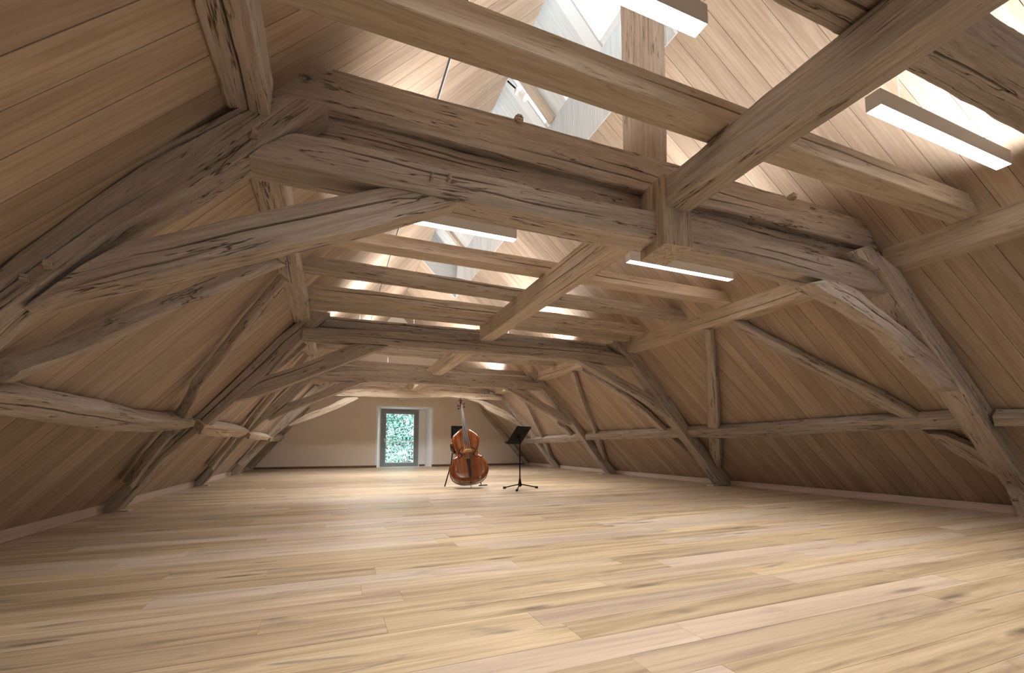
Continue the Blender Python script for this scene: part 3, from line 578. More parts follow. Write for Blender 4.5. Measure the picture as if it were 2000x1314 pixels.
bm = bmesh.new(); tube(bm, (1.895, DY-.02, 1.08), (1.895, DY-.07, 1.08), .012); tube(bm, (1.895, DY-.065, 1.08), (2.02, DY-.065, 1.08), .011); bx(bm, 1.88, 1.91, DY-.028, DY-.02, 1.0, 1.14)
bobj('door_handle', bm, M['white'], dr, smooth=40)

# ------------------------------------------------------------------ roof light: raised lantern beyond the right slope
ZB, ZT = 5.20, 6.28; XB = 8.13-KR*ZB; Y0, Y1 = OPEN[1], OPEN[2]
lan = empty('roof_light', (XB, (Y0+Y1)/2, ZB), 'long white roof light with slanting glazed bays along the ridge', 'skylight')
y = Y0
k = 0
while y < Y1-.01:
    w = min(.17, Y1-y); box('lining_board', XB-.008, XB+.022, y+.001, y+w-.001, ZB+.004, ZT-.02, M['white_wood'], lan); y += w
XT = 2.05; ZTT = ZT+(XB-XT)/KR          # glazed plane climbs parallel to the right slope
def gp(t, y, off=0):                       # t 0..1 from wall head up over the ridge
    d = Vector((-KR, 0, 1)).normalized(); n = Vector((-1, 0, -KR)).normalized()
    return Vector((XB+.02, y, ZT))+d*(t*1.75)+n*off
def gbox(name, t0, t1, y0, y1, o0, o1, m, parent):
    c = gp((t0+t1)/2, (y0+y1)/2, (o0+o1)/2); ax = (gp(1, 0)-gp(0, 0)).normalized(); nn = Vector((-1, 0, -KR)).normalized(); ay = nn.cross(ax)
    mw = Matrix(((ax.x, ay.x, nn.x, c.x), (ax.y, ay.y, nn.y, c.y), (ax.z, ay.z, nn.z, c.z), (0, 0, 0, 1)))
    bm = bmesh.new(); bx(bm, -(t1-t0)*.875, (t1-t0)*.875, -(y1-y0)/2, (y1-y0)/2, -(o1-o0)/2, (o1-o0)/2)
    return bobj(name, bm, m, parent, mw)
bays = [(Y0, 'panel', 3.62), (3.62, 'pane', 4.98), (4.98, 'panel', 5.72), (5.78, 'panel', 6.14), (6.30, 'pane', 6.66), (6.66, 'panel', 7.6), (7.6, 'pane', 8.5), (8.5, 'panel', 9.9), (9.9, 'pane', 10.6), (10.6, 'panel', Y1)]
gbox('pane', 0, 1, 5.72, 5.78, -.04, -.034, M['glass'], lan)
gbox('rafter', 0, 1, 6.14, 6.30, -.06, .09, M['new'], lan); gbox('rafter', 0, 1, 11.5, 11.65, -.06, .09, M['new'], lan)
for a, kind, b_ in bays:
    if kind == 'pane':
        w = gbox('window_frame', 0, 1, a, a+.07, -.06, .02, M['white_metal'], lan); gbox('window_frame', 0, 1, b_-.20, b_, -.06, .02, M['white_metal'], lan)
        gbox('window_frame', 0, .05, a+.07, b_-.20, -.06, .02, M['white_metal'], lan); gbox('window_frame', .95, 1, a+.07, b_-.20, -.06, .02, M['white_metal'], lan)
        gbox('sash_edge', .0, 1, b_-.225, b_-.20, -.03, .03, M['lamp_body'], lan)
        gbox('pane', .05, .95, a+.07, b_-.20, -.04, -.034, M['glass'], lan)
    else:
        yy = a; 
        while yy < b_-.02:
            w = min(.42, b_-yy); gbox('ceiling_board', 0, 1, yy+.003, yy+w-.003, 0, .02, M['white_wood'], lan); yy += w
        gbox('panel_backing', 0, 1, a, b_, -.08, -.005, M['white'], lan)
# ends and ridge side of the lantern
for yy in (Y0+.002, Y1-.032):
    bm = bmesh.new(); P = [Vector((XB, yy, ZB)), Vector((XB, yy, ZT)), gp(1, yy), Vector((2.2, yy, ZR))]
    a = [bm.verts.new(p) for p in P]; b_ = [bm.verts.new(p+Vector((0, .03, 0))) for p in P]; bm.faces.new(a); bm.faces.new(b_[::-1]); [bm.faces.new((a[k], a[(k+1) % 4], b_[(k+1) % 4], b_[k])) for k in range(4)]
    bobj('end_cheek', bm, M['white_wood'], lan)
tp = gp(1, 0); box('ridge_cheek', tp.x-.03, tp.x, Y0, Y1, ZR-.12, tp.z+.03, M['white_wood'], lan)

# ------------------------------------------------------------------ trusses
def g(key, name, m, parent, **kw):
    A, B, D = G[key]
    if key.startswith('wb_r'):      # allow for the rounded arrises
        n_ = max(len(A), len(B)); A, B = resample(A, n_), resample(B, n_); A, B = [a+(a-b_)*.13 for a, b_ in zip(A, B)], [b_+(b_-a)*.13 for a, b_ in zip(A, B)]
    A = [(p[0], p[1], max(0.0, p[2])) for p in A]; B = [(p[0], p[1], max(0.0, p[2])) for p in B]
    return timber(name, A, B, D, m, parent, **kw)
O, OL, NW, GP = M['old'], M['oldlight'], M['new'], M['grey_post']
def foot(parent, x0, x1, y0, y1):
    box('foot_plate', x0, x1, y0, y1, .0, .022, M['new'], parent)
tr = [empty('roof_truss', (2.6, y, 0), l, 'roof truss') for y, l in (
    (2.7, 'nearest timber truss with a hanging block notched into its collar beam'),
    (7.28, 'second timber truss, with a long unbroken collar beam and its left foot in view'),
    (11.3, 'third timber truss, whose left foot stands in front of the rearmost one'),
    (14.9, 'rearmost timber truss with a pale collar beam just before the plaster wall'))]
t = tr[0]
p = g('t1_post_l', 'post', O, t, ck=[(0, .13, .38, .97, .06), (0, .62, .45, .75, .02), (1, .5, .2, .7, .02)], seed=3.3, rough=1.1)
for q, l in (((-.46, 2.70, 2.58), .04), ((-1.27, 2.7, 1.71), .05), ((-1.35, 2.7, 1.64), .025)): peg(p, q, (.3, -1, .05), .024, l, 4)
p = g('t1_post_r', 'post', O, t, cracks=1, seed=8.1, rough=1.1); peg(p, (6.28, 2.63, 1.78), (0, -1, 0), .012, .012)
p = g('t1_collar_l', 'collar_beam', O, t, cracks=2, seed=5.2)
for q in ((.53, 2.70, 2.555), (.645, 2.70, 2.575)): peg(p, q, (.0, -.6, .5), .012, .06)
p = g('t1_collar_r', 'collar_beam', O, t, cracks=2, seed=6.4); peg(p, (4.2, 2.70, 2.62), (0, -1, 0), .012, .006)
g('t1_brace_l', 'brace', O, t, ck=[(0, .36, .2, .92, .035), (0, .7, .05, .4, .015)], seed=9.9); g('t1_brace_r', 'brace', O, t, cracks=1, seed=11.2, rough=1.3)
p = timber('hanging_block', [(2.30, 2.60, 2.96), (2.30, 2.60, 2.40)], [(2.56, 2.60, 2.96), (2.575, 2.60, 2.41)], (.03, .34, 0), OL, t, rough=.9, cracks=2, seed=4.4)
peg(p, (2.56, 2.62, 2.66), (1, -.3, .2), .012, .03)
bar('packing_beam', (-.38, 2.91, 2.735), (2.36, 2.91, 2.735), .2, .225, O, t, seed=14.1, cracks=2)
bar('packing_beam', (2.56, 2.91, 2.735), (5.34, 2.89, 2.725), .2, .225, O, t, seed=15.7, cracks=2)
timber('king_post', [(2.39, 2.95, 3.34), (2.39, 2.95, 4.6), (2.39, 2.95, 6.1)], [(2.66, 2.95, 3.34), (2.67, 2.95, 4.6), (2.65, 2.95, 5.78)], (0, .27, 0), GP, t, rough=.6, cracks=2, seed=2.5, step=.06)
t = tr[1]
p = g('t2_post_l', 'post', O, t, ck=[(0, .38, .12, .98, .06)], seed=21.0)
for q in ((-.42, 7.32, 2.66), (-1.36, 7.32, 1.66), (-1.42, 7.32, 1.52)): peg(p, q, (0, -1, 0), .018, .03)
foot(p, -2.60, -2.46, 7.34, 7.52)
p = g('t2_post_r', 'post', O, t, cracks=1, seed=23.0); peg(p, (5.55, 7.22, 2.6), (0, -1, 0), .015, .02); foot(p, 7.50, 7.66, 7.24, 7.42)
p = g('t2_collar', 'collar_beam', O, t, ck=[(0, .55, .08, .5, .03), (0, .3, .4, .98, .035)], seed=24.6)
for q in ((.60, 7.28, 2.51), (.70, 7.28, 2.50), (4.75, 7.28, 2.52)): peg(p, q, (0, -1, 0), .018, .02)
g('t2_brace_l', 'brace', O, t, cracks=1, seed=26.0); g('t2_brace_r', 'brace', O, t, cracks=1, seed=27.5)
t = tr[2]
p = g('t3_post_l', 'post', O, t, seed=31.0); peg(p, (-1.4, 11.3, 1.63), (0, -1, 0), .02, .03); foot(p, -2.6, -2.45, 11.32, 11.5)
p = g('t3_post_r', 'post', O, t, seed=32.0); foot(p, 7.48, 7.64, 11.42, 11.6)
p = g('t3_collar', 'collar_beam', O, t, seed=33.0)
for q in ((.58, 11.3, 2.46), (.74, 11.3, 2.45), (4.55, 11.3, 2.50)): peg(p, q, (0, -1, 0), .018, .02)
g('t3_brace_l', 'brace', O, t, seed=34.0); g('t3_brace_r', 'brace', O, t, seed=35.0)
t = tr[3]
p = g('t4_post_l', 'post', O, t, seed=41.0); foot(p, -2.6, -2.45, 14.92, 15.1)
p = g('t4_post_r', 'post', O, t, seed=42.0); foot(p, 7.52, 7.68, 14.97, 15.15)
g('t4_collar', 'collar_beam', OL, t, seed=43.0); g('t4_brace_l', 'brace', OL, t, seed=44.0); g('t4_brace_r', 'brace', OL, t, seed=45.0)
def single(o, label, cat, group=None): return tag(o, label, cat, group)
single(g('t5_post_r', 'wall_rafter', O, None, seed=51.0), 'dark rafter lying against the right edge of the plaster wall', 'rafter')
single(g('t5_post_l', 'wall_rafter', O, None, seed=52.0), 'dark rafter lying against the left edge of the plaster wall', 'rafter')

# ------------------------------------------------------------------ purlins, underbeams, rails
for y0, y1, l, m in ((-2.55, 2.72, 'split weathered purlin along the left slope, running up to the nearest truss', O),
                     (2.98, 7.42, 'weathered purlin along the left slope between the nearest and second trusses', O),
                     (7.62, 11.5, 'short weathered purlin on the left slope behind the second truss', O),
                     (11.7, 15.0, 'left slope purlin between the third and rearmost trusses', O), (15.2, 18.0, 'left slope purlin between rearmost truss and plaster wall', O)):
    single(bar('left_purlin', (-.60, y0, 2.72), (-.60, y1, 2.72), .22, .22, m, None, **({'ck': [(1, .5, -.2, 1.1, .07), (0, .5, .2, .8, .02)]} if y0 < 0 else {'cracks': 2})), l, 'purlin', 'left purlins')
for y0, y1, l in ((-2.55, 2.78, 'smooth new purlin at the right edge of the photo, running up to the nearest truss'),
                  (2.82, 7.38, 'smooth new purlin above the rightmost long diagonal brace'),
                  (7.5, 11.5, 'smooth new purlin on the right between second and third trusses'),
                  (11.62, 15.0, 'smooth new purlin on the right between third and rearmost trusses'), (15.1, 18.0, 'smooth new purlin on the right next to the plaster wall')):
    single(bar('right_purlin', (5.36, y0, 2.705), (5.36, y1, 2.705), .26, .245, NW, None, rough=.12, cracks=1, chamfer=.006), l, 'purlin', 'right purlins')
for y0, y1, l, m, rg, z in ((-2.5, 2.60, 'rough weathered underbeam crossing the top right corner of the photo', O, 1.1, 2.70),
                  (2.96, 7.30, 'clean straight underbeam between the nearest and second trusses', NW, .35, 2.69),
                  (7.50, 11.32, 'clean underbeam between the second and third trusses', NW, .35, 2.67),
                  (11.5, 14.9, 'short underbeam stub between the third and rearmost trusses', NW, .35, 2.66), (15.1, 18.0, 'underbeam behind the pale rearmost collar beam', NW, .35, 2.66)):
    single(bar('underbeam', (2.32, y0, z), (2.32, y1, z), .235, 2.945-z, m, None, rough=rg, cracks=2), l, 'beam', 'ridge line underbeams')
for k, l in (('rail_l1', 'thick bowed rail on the left slope, cut by the left edge of the photo'), ('rail_l2', 'pale chewed rail stub on the left behind the second truss'),
             ('rail_l3', 'pale rail stub on the left behind the third truss'), ('rail_l4', 'smallest rail stub on the left, next to the plaster wall'),
             ('rail_r0', 'rail end at the right edge of the photo'), ('rail_r1', 'long straight rail on the right slope between nearest and second trusses'),
             ('rail_r2', 'rail on the right slope between second and third trusses'), ('rail_r3', 'rail on the right slope just right of the music stand'), ('rail_r4', 'rail end on the right slope behind the music stand')):
    single(g(k, 'side_rail', OL if k in ('rail_l2', 'rail_l3', 'rail_l4') else O, None, rough=1.0 if k.startswith('rail_l') else .8, cracks=2), l, 'rail', 'slope rails')
for k, l in (('wb_r1a', 'long diagonal brace on the right slope above the long rail'), ('wb_r1b', 'diagonal brace under the long right rail, meeting the nearest truss post'),
             ('wb_r1c', 'upright looking brace above the long right rail'), ('wb_r1d', 'upright looking brace stub below the long right rail'),
             ('wb_r2a', 'knobbly thin brace in the second right bay, above the rail'), ('wb_r2b', 'thin brace stub in the second right bay, below the rail'),
             ('wb_r2c', 'diagonal brace partly hidden behind the second truss right brace'), ('wb_r2d', 'diagonal brace stub below the rail at the second truss right post'),
             ('wb_r3a', 'thin brace in the third right bay, above the rail'), ('wb_r3b', 'thin brace stub in the third right bay, below the rail'), ('wb_r3c', 'short diagonal brace at the third truss right post'),
             ('wb_l1a', 'long speckled diagonal brace on the left slope'), ('wb_l1b', 'steep dark brace with bark edge on the left slope above the bowed rail'), ('wb_l1c', 'dark brace stub below the bowed left rail'),
             ('wb_l2a', 'dark narrow brace on the left slope behind the second truss'), ('wb_l2b', 'thin dark brace stub below the rail behind the second truss'), ('wb_l2c', 'pale diagonal brace above the second truss left brace'),
             ('wb_l3a', 'thin dark brace on the left slope behind the third truss'), ('wb_l3b', 'thin dark brace stub low on the left behind the third truss')):
    single(g(k, 'wind_brace', O, None, rough=1.2, cracks=1), l, 'brace', 'wind braces')

# ------------------------------------------------------------------ joists across the purlins
J = [  # y, x0, x1, z, depth, height, material, rough, label, group
 (-1.1, -.40, 5.3, 2.95, .22, .17, O, 1, 'weathered joist behind the viewpoint'),
 (1.07, -.40, 5.3, 2.95, .28, .19, O, 1.3, 'broad rough joist crossing the top right corner'),
 (2.01, -.42, 5.36, 2.95, .20, .165, NW, .15, 'long clean new joist in front of the nearest truss'),
 (4.70, -.41, 5.37, 2.95, .20, .15, NW, .35, 'new joist directly behind the two hanging lights, first behind the nearest truss'),
 (5.58, -.40, 5.34, 2.95, .24, .14, O, 1.1, 'weathered joist with a large gnarled burl near its left end'),
 (6.60, -.40, 5.34, 2.94, .20, .16, OL, 1.2, 'pale rough joist, second in front of the second truss'),
 (7.03, -.38, 5.30, 2.90, .16, .12, NW, .5, 'plain brown joist, nearest in front of the second truss'),
 (7.46, -.36, 5.20, 2.71, .22, .19, O, 1, 'weathered joist lying on the second truss collar'),
 (8.4, -.38, 5.32, 2.95, .2, .14, NW, .5, 'clean joist just behind the second truss'),
 (9.3, -.38, 5.32, 2.90, .2, .15, OL, 1.1, 'pale joist lit from above, middle of the second bay'),
 (10.2, -.38, 5.32, 2.93, .2, .14, O, 1, 'grey joist in the second bay before the third truss'),
 (11.5, -.36, 5.25, 2.64, .2, .17, O, 1, 'weathered joist lying on the third truss collar'),
 (12.1, -.38, 5.32, 2.93, .2, .14, O, 1, 'first joist behind the third truss'),
 (12.95, -.38, 5.32, 2.93, .2, .14, OL, 1, 'pale joist in the middle of the third bay'),
 (14.15, -.38, 5.32, 2.93, .2, .14, O, 1, 'joist before the rearmost truss'),
 (15.1, -.36, 5.2, 2.66, .2, .17, O, 1, 'joist lying on the rearmost pale collar'),
 (16.2, -.38, 5.3, 2.93, .2, .14, O, 1, 'first joist beyond the rearmost truss'),
 (17.2, -.38, 5.3, 2.93, .2, .14, O, 1, 'last joist before the plaster wall')]
for y, x0, x1, z, d, h, m, rg, l in J:
    o = single(bar('ceiling_joist', (x0, y, z), (x1, y, z), d, h, m, None, rough=rg, bow=0 if rg < .4 else random.uniform(-.02, .02), cracks=2 if rg > .9 else 1, **({'chamfer': .006} if rg < .4 else {})), l, 'joist', 'ceiling joists')
o = single(bar('ceiling_joist', (-.42, 2.88, 2.955), (5.32, 2.80, 2.95), .25, .285, O, None, rough=1.2, cracks=3, seed=77.0), 'deep cracked joist lying on top of the nearest truss', 'joist', 'ceiling joists')
o = single(bar('top_plank', (-.08, 2.96, 3.262), (4.95, 2.88, 3.258), .17, .07, O, None, rough=1.0, cracks=0, seed=78.0), 'thin wavy plank lying on the deep cracked joist', 'plank')
for x, l in ((1.2, 'small wooden wedge left of centre on top of the deep cracked joist'), (4.04, 'small round wedge near the right end of the deep cracked joist')):
    z0 = 3.235-.01*(x > 3); yy = 2.93-.02*x
    bm = bmesh.new(); bx(bm, -.03, .03, -.05, .03, 0, .06); bmesh.ops.bevel(bm, geom=list(bm.edges), offset=.014, segments=3, affect='EDGES')
    single(bobj('wedge', bm, OL, None, Matrix.Translation((x, yy-.03, z0)), 50), l, 'wedge')

# ------------------------------------------------------------------ pendant lights
def lamp(x0, x1, y, z, label, k=1.0):
    t = empty('linear_pendant_light', ((x0+x1)/2, y, z), label, 'ceiling light', 'linear pendant lights')
    w, h = .045, .11
    bm = bmesh.new()
    for s in (-1, 1): bx(bm, x0, x1, y+s*w-.002*(s > 0), y+s*w+.002*(s < 0), z, z+h)
    for x in (x0, x1): bx(bm, x-.002*(x == x1), x+.002*(x == x0), y-w+.002, y+w-.002, z, z+h)
    bx(bm, x0+.002, x1-.002, y-w+.002, y+w-.002, z+.05, z+.06)
    bobj('housing', bm, M['lamp_body'], t)
    box('diffuser', x0+.003, x1-.003, y-w+.003, y+w-.003, z+.0015, z+.006, M['lamp_down'], t)
    box('uplight_panel', x0+.003, x1-.003, y-w+.003, y+w-.003, z+h-.016, z+h-.012, M['lamp_up'], t)
    for x in (x0+.3, x1-.3):
        top = min((x+2.80)/KL, (8.13-x)/KR) if x < 2.3 or True else 5
        if abs(x-2.7) < .6: top = min(top, 5.3)
        tubes('cable', [((x, y, z+h-.012), (x, y, top-.03), .0013, .0013)], M['lamp_body'], t, n=5)
    for nm, zz, rx, pw, sprd in (('downlight', z-.001, 0, LAMP_DOWN, 118 if y < 12 else 150), ('uplight', z+h+.001, 180, LAMP_UP, 160)):
        l_ = bpy.data.lights.new(nm, 'AREA'); l_.shape = 'RECTANGLE'; l_.size = x1-x0-.01; l_.size_y = 2*w-.008; l_.energy = pw*k; l_.color = LAMP_COL[:3]; l_.spread = R(sprd)
        o_ = bpy.data.objects.new(nm, l_); C.objects.link(o_); o_.parent = t; o_.location = (0, 0, zz-z); o_.rotation_euler = (R(rx), 0, 0)
ROWS = [(-1.0, 'behind the viewpoint'), (1.66, 'in front of the nearest truss'), (4.27, 'behind the nearest truss'), (8.95, 'behind the second truss'), (13.6, 'in the third bay')]
for y, l in ROWS:
    k = .4 if y < 0 else .9 if y < 6 else 1.6 if y < 12 else 2.7      # the far rows are dimmed up
    lamp(.11, 1.75, y, 3.06, 'left one of the two white linear pendant lights '+l, k)
    lamp(3.21, 4.86, y, 3.06, 'right one of the two white linear pendant lights '+l, k)

# spotlight near the ridge
sp = empty('spotlight', (2.35, 5.55, 6.0), 'small white spotlight on a short dark rod by the roof light', 'spotlight')
bm = bmesh.new(); tube(bm, (2.36, 5.55, 5.93), (2.42, 5.5, 5.84), .05, .055, n=16); tube(bm, (2.42, 5.5, 5.84), (2.43, 5.49, 5.82), .045, .03, n=16); bobj('lamp_head', bm, M['white'], sp, smooth=40)
bm = bmesh.new(); bx(bm, 2.28, 2.36, 5.5, 5.6, 5.92, 5.99); bmesh.ops.bevel(bm, geom=list(bm.edges), offset=.01, segments=2, affect='EDGES'); bobj('mount', bm, M['white'], sp, smooth=40)
tubes('rod', [((2.18, 5.6, 6.1), (2.30, 5.55, 5.97), .012, .012)], M['black'], sp)

# ------------------------------------------------------------------ double bass
def lean(base, left, back, yaw=0):
    return Matrix.Translation(base) @ Matrix.Rotation(R(yaw), 4, 'Z') @ Matrix.Rotation(R(-left), 4, 'Y') @ Matrix.Rotation(R(-back), 4, 'X')
PROF = [(0, .0), (.004, .10), (.02, .18), (.06, .265), (.12, .330), (.20, .368), (.28, .376), (.36, .358), (.43, .322), (.475, .292), (.50, .300), (.515, .285),
        (.54, .240), (.59, .212), (.64, .205), (.69, .212), (.735, .236), (.75, .252), (.765, .244), (.80, .262), (.86, .276), (.92, .270), (.98, .240), (1.04, .185), (1.09, .125), (1.12, .075), (1.14, .04)]
def half(z):
    for (a, p), (b_, q) in zip(PROF, PROF[1:]):
        if a <= z <= b_: return p+(q-p)*(z-a)/(b_-a)
    return 0
bw = lean((2.60, 8.72, .085), 6.0, 19.0, -11) @ Matrix.Scale(1.03, 4)
bass = empty('double_bass', (2.60, 8.88, .0), 'glossy amber double bass leaning on its stand beside the music stand', 'double bass')
DEP = .215
def plate(name, y, sgn, arch, thick=.006, over=.008):
    bm = bmesh.new(); zs = []; z = 0
    while z < 1.14: zs.append(z); z += .0125 if z > .05 else .004
    zs.append(1.14); nx = 20; grid = []; back = []
    for z in zs:
        w = max(half(z)+over, .004); row = []; rb = []
        for i in range(nx+1):
            u = -1+2*i/nx; u = math.copysign(abs(u)**.85, u); ez = min(1, z/.10, (1.14-z)/.10)
            e = max(0, 1-abs(u)**2.2); h = arch*(1-math.exp(-3.0*e))*max(0, ez)**.5
            x = u*w; row.append(bm.verts.new((x, y+sgn*h, z))); rb.append(bm.verts.new((x, y+sgn*h-sgn*thick, z)))
        grid.append(row); back.append(rb)
    for a, b_ in ((grid, 1), (back, -1)):
        for r0, r1 in zip(a, a[1:]):
            for i in range(nx): bm.faces.new((r0[i], r0[i+1], r1[i+1], r1[i]))
    for r0, r1, q0, q1 in zip(grid, grid[1:], back, back[1:]):
        for i in (0, nx): bm.faces.new((r0[i], r1[i], q1[i], q0[i]))
    for j in (0, -1):
        for i in range(nx): bm.faces.new((grid[j][i], grid[j][i+1], back[j][i+1], back[j][i]))
    return bobj(name, bm, M['varnish'], bass, bw, 60)
plate('front_plate', -DEP/2, -1, .045); plate('back_plate', DEP/2, 1, .030)
bm = bmesh.new(); z = 0; ring = []
zs = [0, .004, .012, .02]+[.02+.0125*i for i in range(1, 90)]; zs = [z for z in zs if z <= 1.14]
pts = [(half(z)-.002, z) for z in zs]+[(0.02, 1.14)]; pts = pts+[(-x, z) for x, z in reversed(pts)]
a = [bm.verts.new((x, -DEP/2+.003, z)) for x, z in pts]; b_ = [bm.verts.new((x, DEP/2-.003, z)) for x, z in pts]
for k in range(len(pts)): bm.faces.new((a[k], a[(k+1) % len(pts)], b_[(k+1) % len(pts)], b_[k]))
bobj('ribs', bm, M['varnish_dark'], bass, bw, 60)
def archy(x, z):
    u = min(1, abs(x)/max(half(z), .01)); return -DEP/2-.045*(1-math.exp(-3*max(0, 1-u**2.2)))*min(1, z/.10)**.5
# f-holes
for s in (-1, 1):
    bm = bmesh.new(); P = []
    for i in range(25):
        q = i/24; z = .50+.205*q; x = .168-.062*q+.032*math.sin((q-.5)*2*math.pi)*1.0
        P.append((s*x, archy(x, z)-.0015, z))
    rr = [.008+.016*math.sin(math.pi*i/24) for i in range(25)]
    prev = None
    for (x, y, z), r_ in zip(P, rr):
        c = [bm.verts.new((x-r_, y-.001, z)), bm.verts.new((x+r_, y-.001, z)), bm.verts.new((x+r_, y+.004, z)), bm.verts.new((x-r_, y+.004, z))]
        if prev: [bm.faces.new((prev[k], prev[(k+1) % 4], c[(k+1) % 4], c[k])) for k in range(4)]
        prev = c
    for p in (P[0], P[-1]): tube(bm, (p[0]-s*.012*(1 if p is P[-1] else -1), p[1]-.001, p[2]), (p[0]-s*.012*(1 if p is P[-1] else -1), p[1]+.004, p[2]), .014, n=12)
    bobj('sound_hole', bm, M['ebony'], bass, bw)
# bridge
bm = bmesh.new(); cut = []
for i in range(13):
    q = i/12; cut.append((-.075+.15*q, .635+.012-.045*(2*q-1)**2+.035))
ya, yb = -DEP/2-.115, -DEP/2-.04
pl_ = [(-.085, .60), (-.04, .60), (-.035, .615), (.035, .615), (.04, .60), (.085, .60), (.070, .65), (.06, .665), (.03, .672), (-.03, .672), (-.06, .665), (-.070, .65)]
fr_ = [bm.verts.new((x, archy(0, .6)-.125*(z-.60)/.07-.002, .60+(z-.60)*.25)) for x, z in pl_]; bk = [bm.verts.new((x, archy(0, .6)-.125*(z-.60)/.07-.002, .60+(z-.60)*.25+.018)) for x, z in pl_]
bm.faces.new(fr_); bm.faces.new(bk[::-1]); [bm.faces.new((fr_[k], fr_[(k+1) % 12], bk[(k+1) % 12], bk[k])) for k in range(12)]
br = bobj('bridge', bm, M['maple'], bass, bw)
bm = bmesh.new()
for x in (-.082, -.055, .055, .082): tube(bm, (x, archy(0, .6)-.03, .612), (x, archy(0, .6)-.042, .612), .009, n=10)
for k in range(5): tube(bm, (-.045+.0225*k, archy(0, .6)-.10, .625), (-.045+.0225*k, archy(0, .6)-.108, .625), .006, n=8)
bobj('adjuster', bm, M['brass'], br, bw)
# tailpiece
bm = bmesh.new(); T0 = []
for z, w, yo in ((.10, .022, .055), (.14, .026, .075), (.30, .022, .085), (.42, .036, .092), (.455, .046, .094), (.462, .044, .094)):
    y = -DEP/2-yo; r_ = [bm.verts.new((-w, y+.006, z)), bm.verts.new((-w*.5, y-.006, z)), bm.verts.new((w*.5, y-.006, z)), bm.verts.new((w, y+.006, z)), bm.verts.new((w, y+.014, z)), bm.verts.new((-w, y+.014, z))]
    if T0: [bm.faces.new((T0[k], T0[(k+1) % 6], r_[(k+1) % 6], r_[k])) for k in range(6)]
    else: bm.faces.new(r_[::-1])
    T0 = r_
bm.faces.new(T0); bobj('tailpiece', bm, M['ebony'], bass, bw, 40)
bm = bmesh.new(); tube(bm, (0, -DEP/2-.06, .11), (0, -DEP/2-.005, -.004), .005); bx(bm, -.018, .018, -DEP/2-.014, -DEP/2+.01, -.010, .012); bobj('tail_wire', bm, M['ebony'], bass, bw)
# neck, fingerboard, nut, scroll
bm = bmesh.new(); prev = None
for z, w, y0, y1 in ((1.08, .034, -DEP/2-.035, DEP/2-.0), (1.13, .032, -DEP/2-.035, DEP/2-.02), (1.17, .029, -DEP/2-.038, -.02), (1.22, .026, -DEP/2-.038, -DEP/2+.02), (1.40, .024, -DEP/2-.03, -DEP/2+.012), (1.535, .022, -DEP/2-.024, -DEP/2+.012), (1.56, .022, -DEP/2-.022, -DEP/2+.02)):
    r_ = [bm.verts.new(p) for p in ((-w, y0, z), (w, y0, z), (w*.8, (y0+y1)/2, z), (w*.35, y1, z), (-w*.35, y1, z), (-w*.8, (y0+y1)/2, z))]
    if prev: [bm.faces.new((prev[k], prev[(k+1) % 6], r_[(k+1) % 6], r_[k])) for k in range(6)]
    else: bm.faces.new(r_[::-1])
    prev = r_
bm.faces.new(prev); bobj('neck', bm, M['varnish_dark'], bass, bw, 50)
bm = bmesh.new(); prev = None
for z, w, y0 in ((.80, .048, -DEP/2-.088), (1.15, .037, -DEP/2-.062), (1.545, .024, -DEP/2-.034)):
    r_ = [bm.verts.new(p) for p in ((-w, y0+.010, z), (-w*.55, y0-.006, z), (0, y0-.011, z), (w*.55, y0-.006, z), (w, y0+.010, z), (w*.8, y0+.022, z), (-w*.8, y0+.022, z))]
    if prev: [bm.faces.new((prev[k], prev[(k+1) % 7], r_[(k+1) % 7], r_[k])) for k in range(7)]
    else: bm.faces.new(r_[::-1])
    prev = r_
bm.faces.new(prev); bobj('fingerboard', bm, M['finger'], bass, bw, 50)
bm = bmesh.new()
for k in range(4):
    u = (k-1.5)/1.5
    tube(bm, (u*.016, -DEP/2-.046, 1.55), (u*.055, archy(0, .6)-.132+abs(u)*.012, .618), .0022, .0028, n=6)
    tube(bm, (u*.055, archy(0, .6)-.132+abs(u)*.012, .618), (u*.030, -DEP/2-.098, .455), .0028, n=6)
    tube(bm, (u*.016, -DEP/2-.046, 1.55), (u*.012, -DEP/2-.0, 1.60+.03*k), .0022, n=6)
bobj('strings', bm, M['string'], bass, bw)
sc = None
bm = bmesh.new()   # peg box and scroll
prev = None
for z, y, w, d in ((1.55, -DEP/2+.0, .024, .045), (1.62, -DEP/2+.03, .026, .05), (1.69, -DEP/2+.045, .024, .045), (1.735, -DEP/2+.045, .020, .035)):
    r_ = [bm.verts.new(p) for p in ((-w, y-d/2, z), (w, y-d/2, z), (w, y+d/2, z), (-w, y+d/2, z))]
    if prev: [bm.faces.new((prev[k], prev[(k+1) % 4], r_[(k+1) % 4], r_[k])) for k in range(4)]
    else: bm.faces.new(r_[::-1])
    prev = r_
bm.faces.new(prev)
P = []; rr = []
for i in range(34):
    a_ = i/33*2*math.pi*1.5; r_ = .048*(1-i/33*.78); P.append((0, -DEP/2+.002+r_*math.cos(a_-.2)+.012, 1.765+r_*math.sin(a_-.2))); rr.append(.022-.009*i/33)
path(bm, P, rr, 8); tube(bm, (-.036, -DEP/2+.014, 1.765), (.036, -DEP/2+.014, 1.765), .014)
hd = bobj('scroll', bm, M['varnish_dark'], bass, bw, 50)
for k in range(4):
    bm = bmesh.new(); s = -1 if k % 2 == 0 else 1; z = 1.585+.035*k; y = -DEP/2+.02+.008*k
    tube(bm, (s*.02, y, z), (s*.075, y, z), .007); tube(bm, (s*.068, y-.022, z), (s*.068, y+.022, z), .014, .014, n=10)
    bobj('tuning_peg', bm, M['ebony'], bass, bw, 40)
ep = bw @ Vector((0, 0, 0))
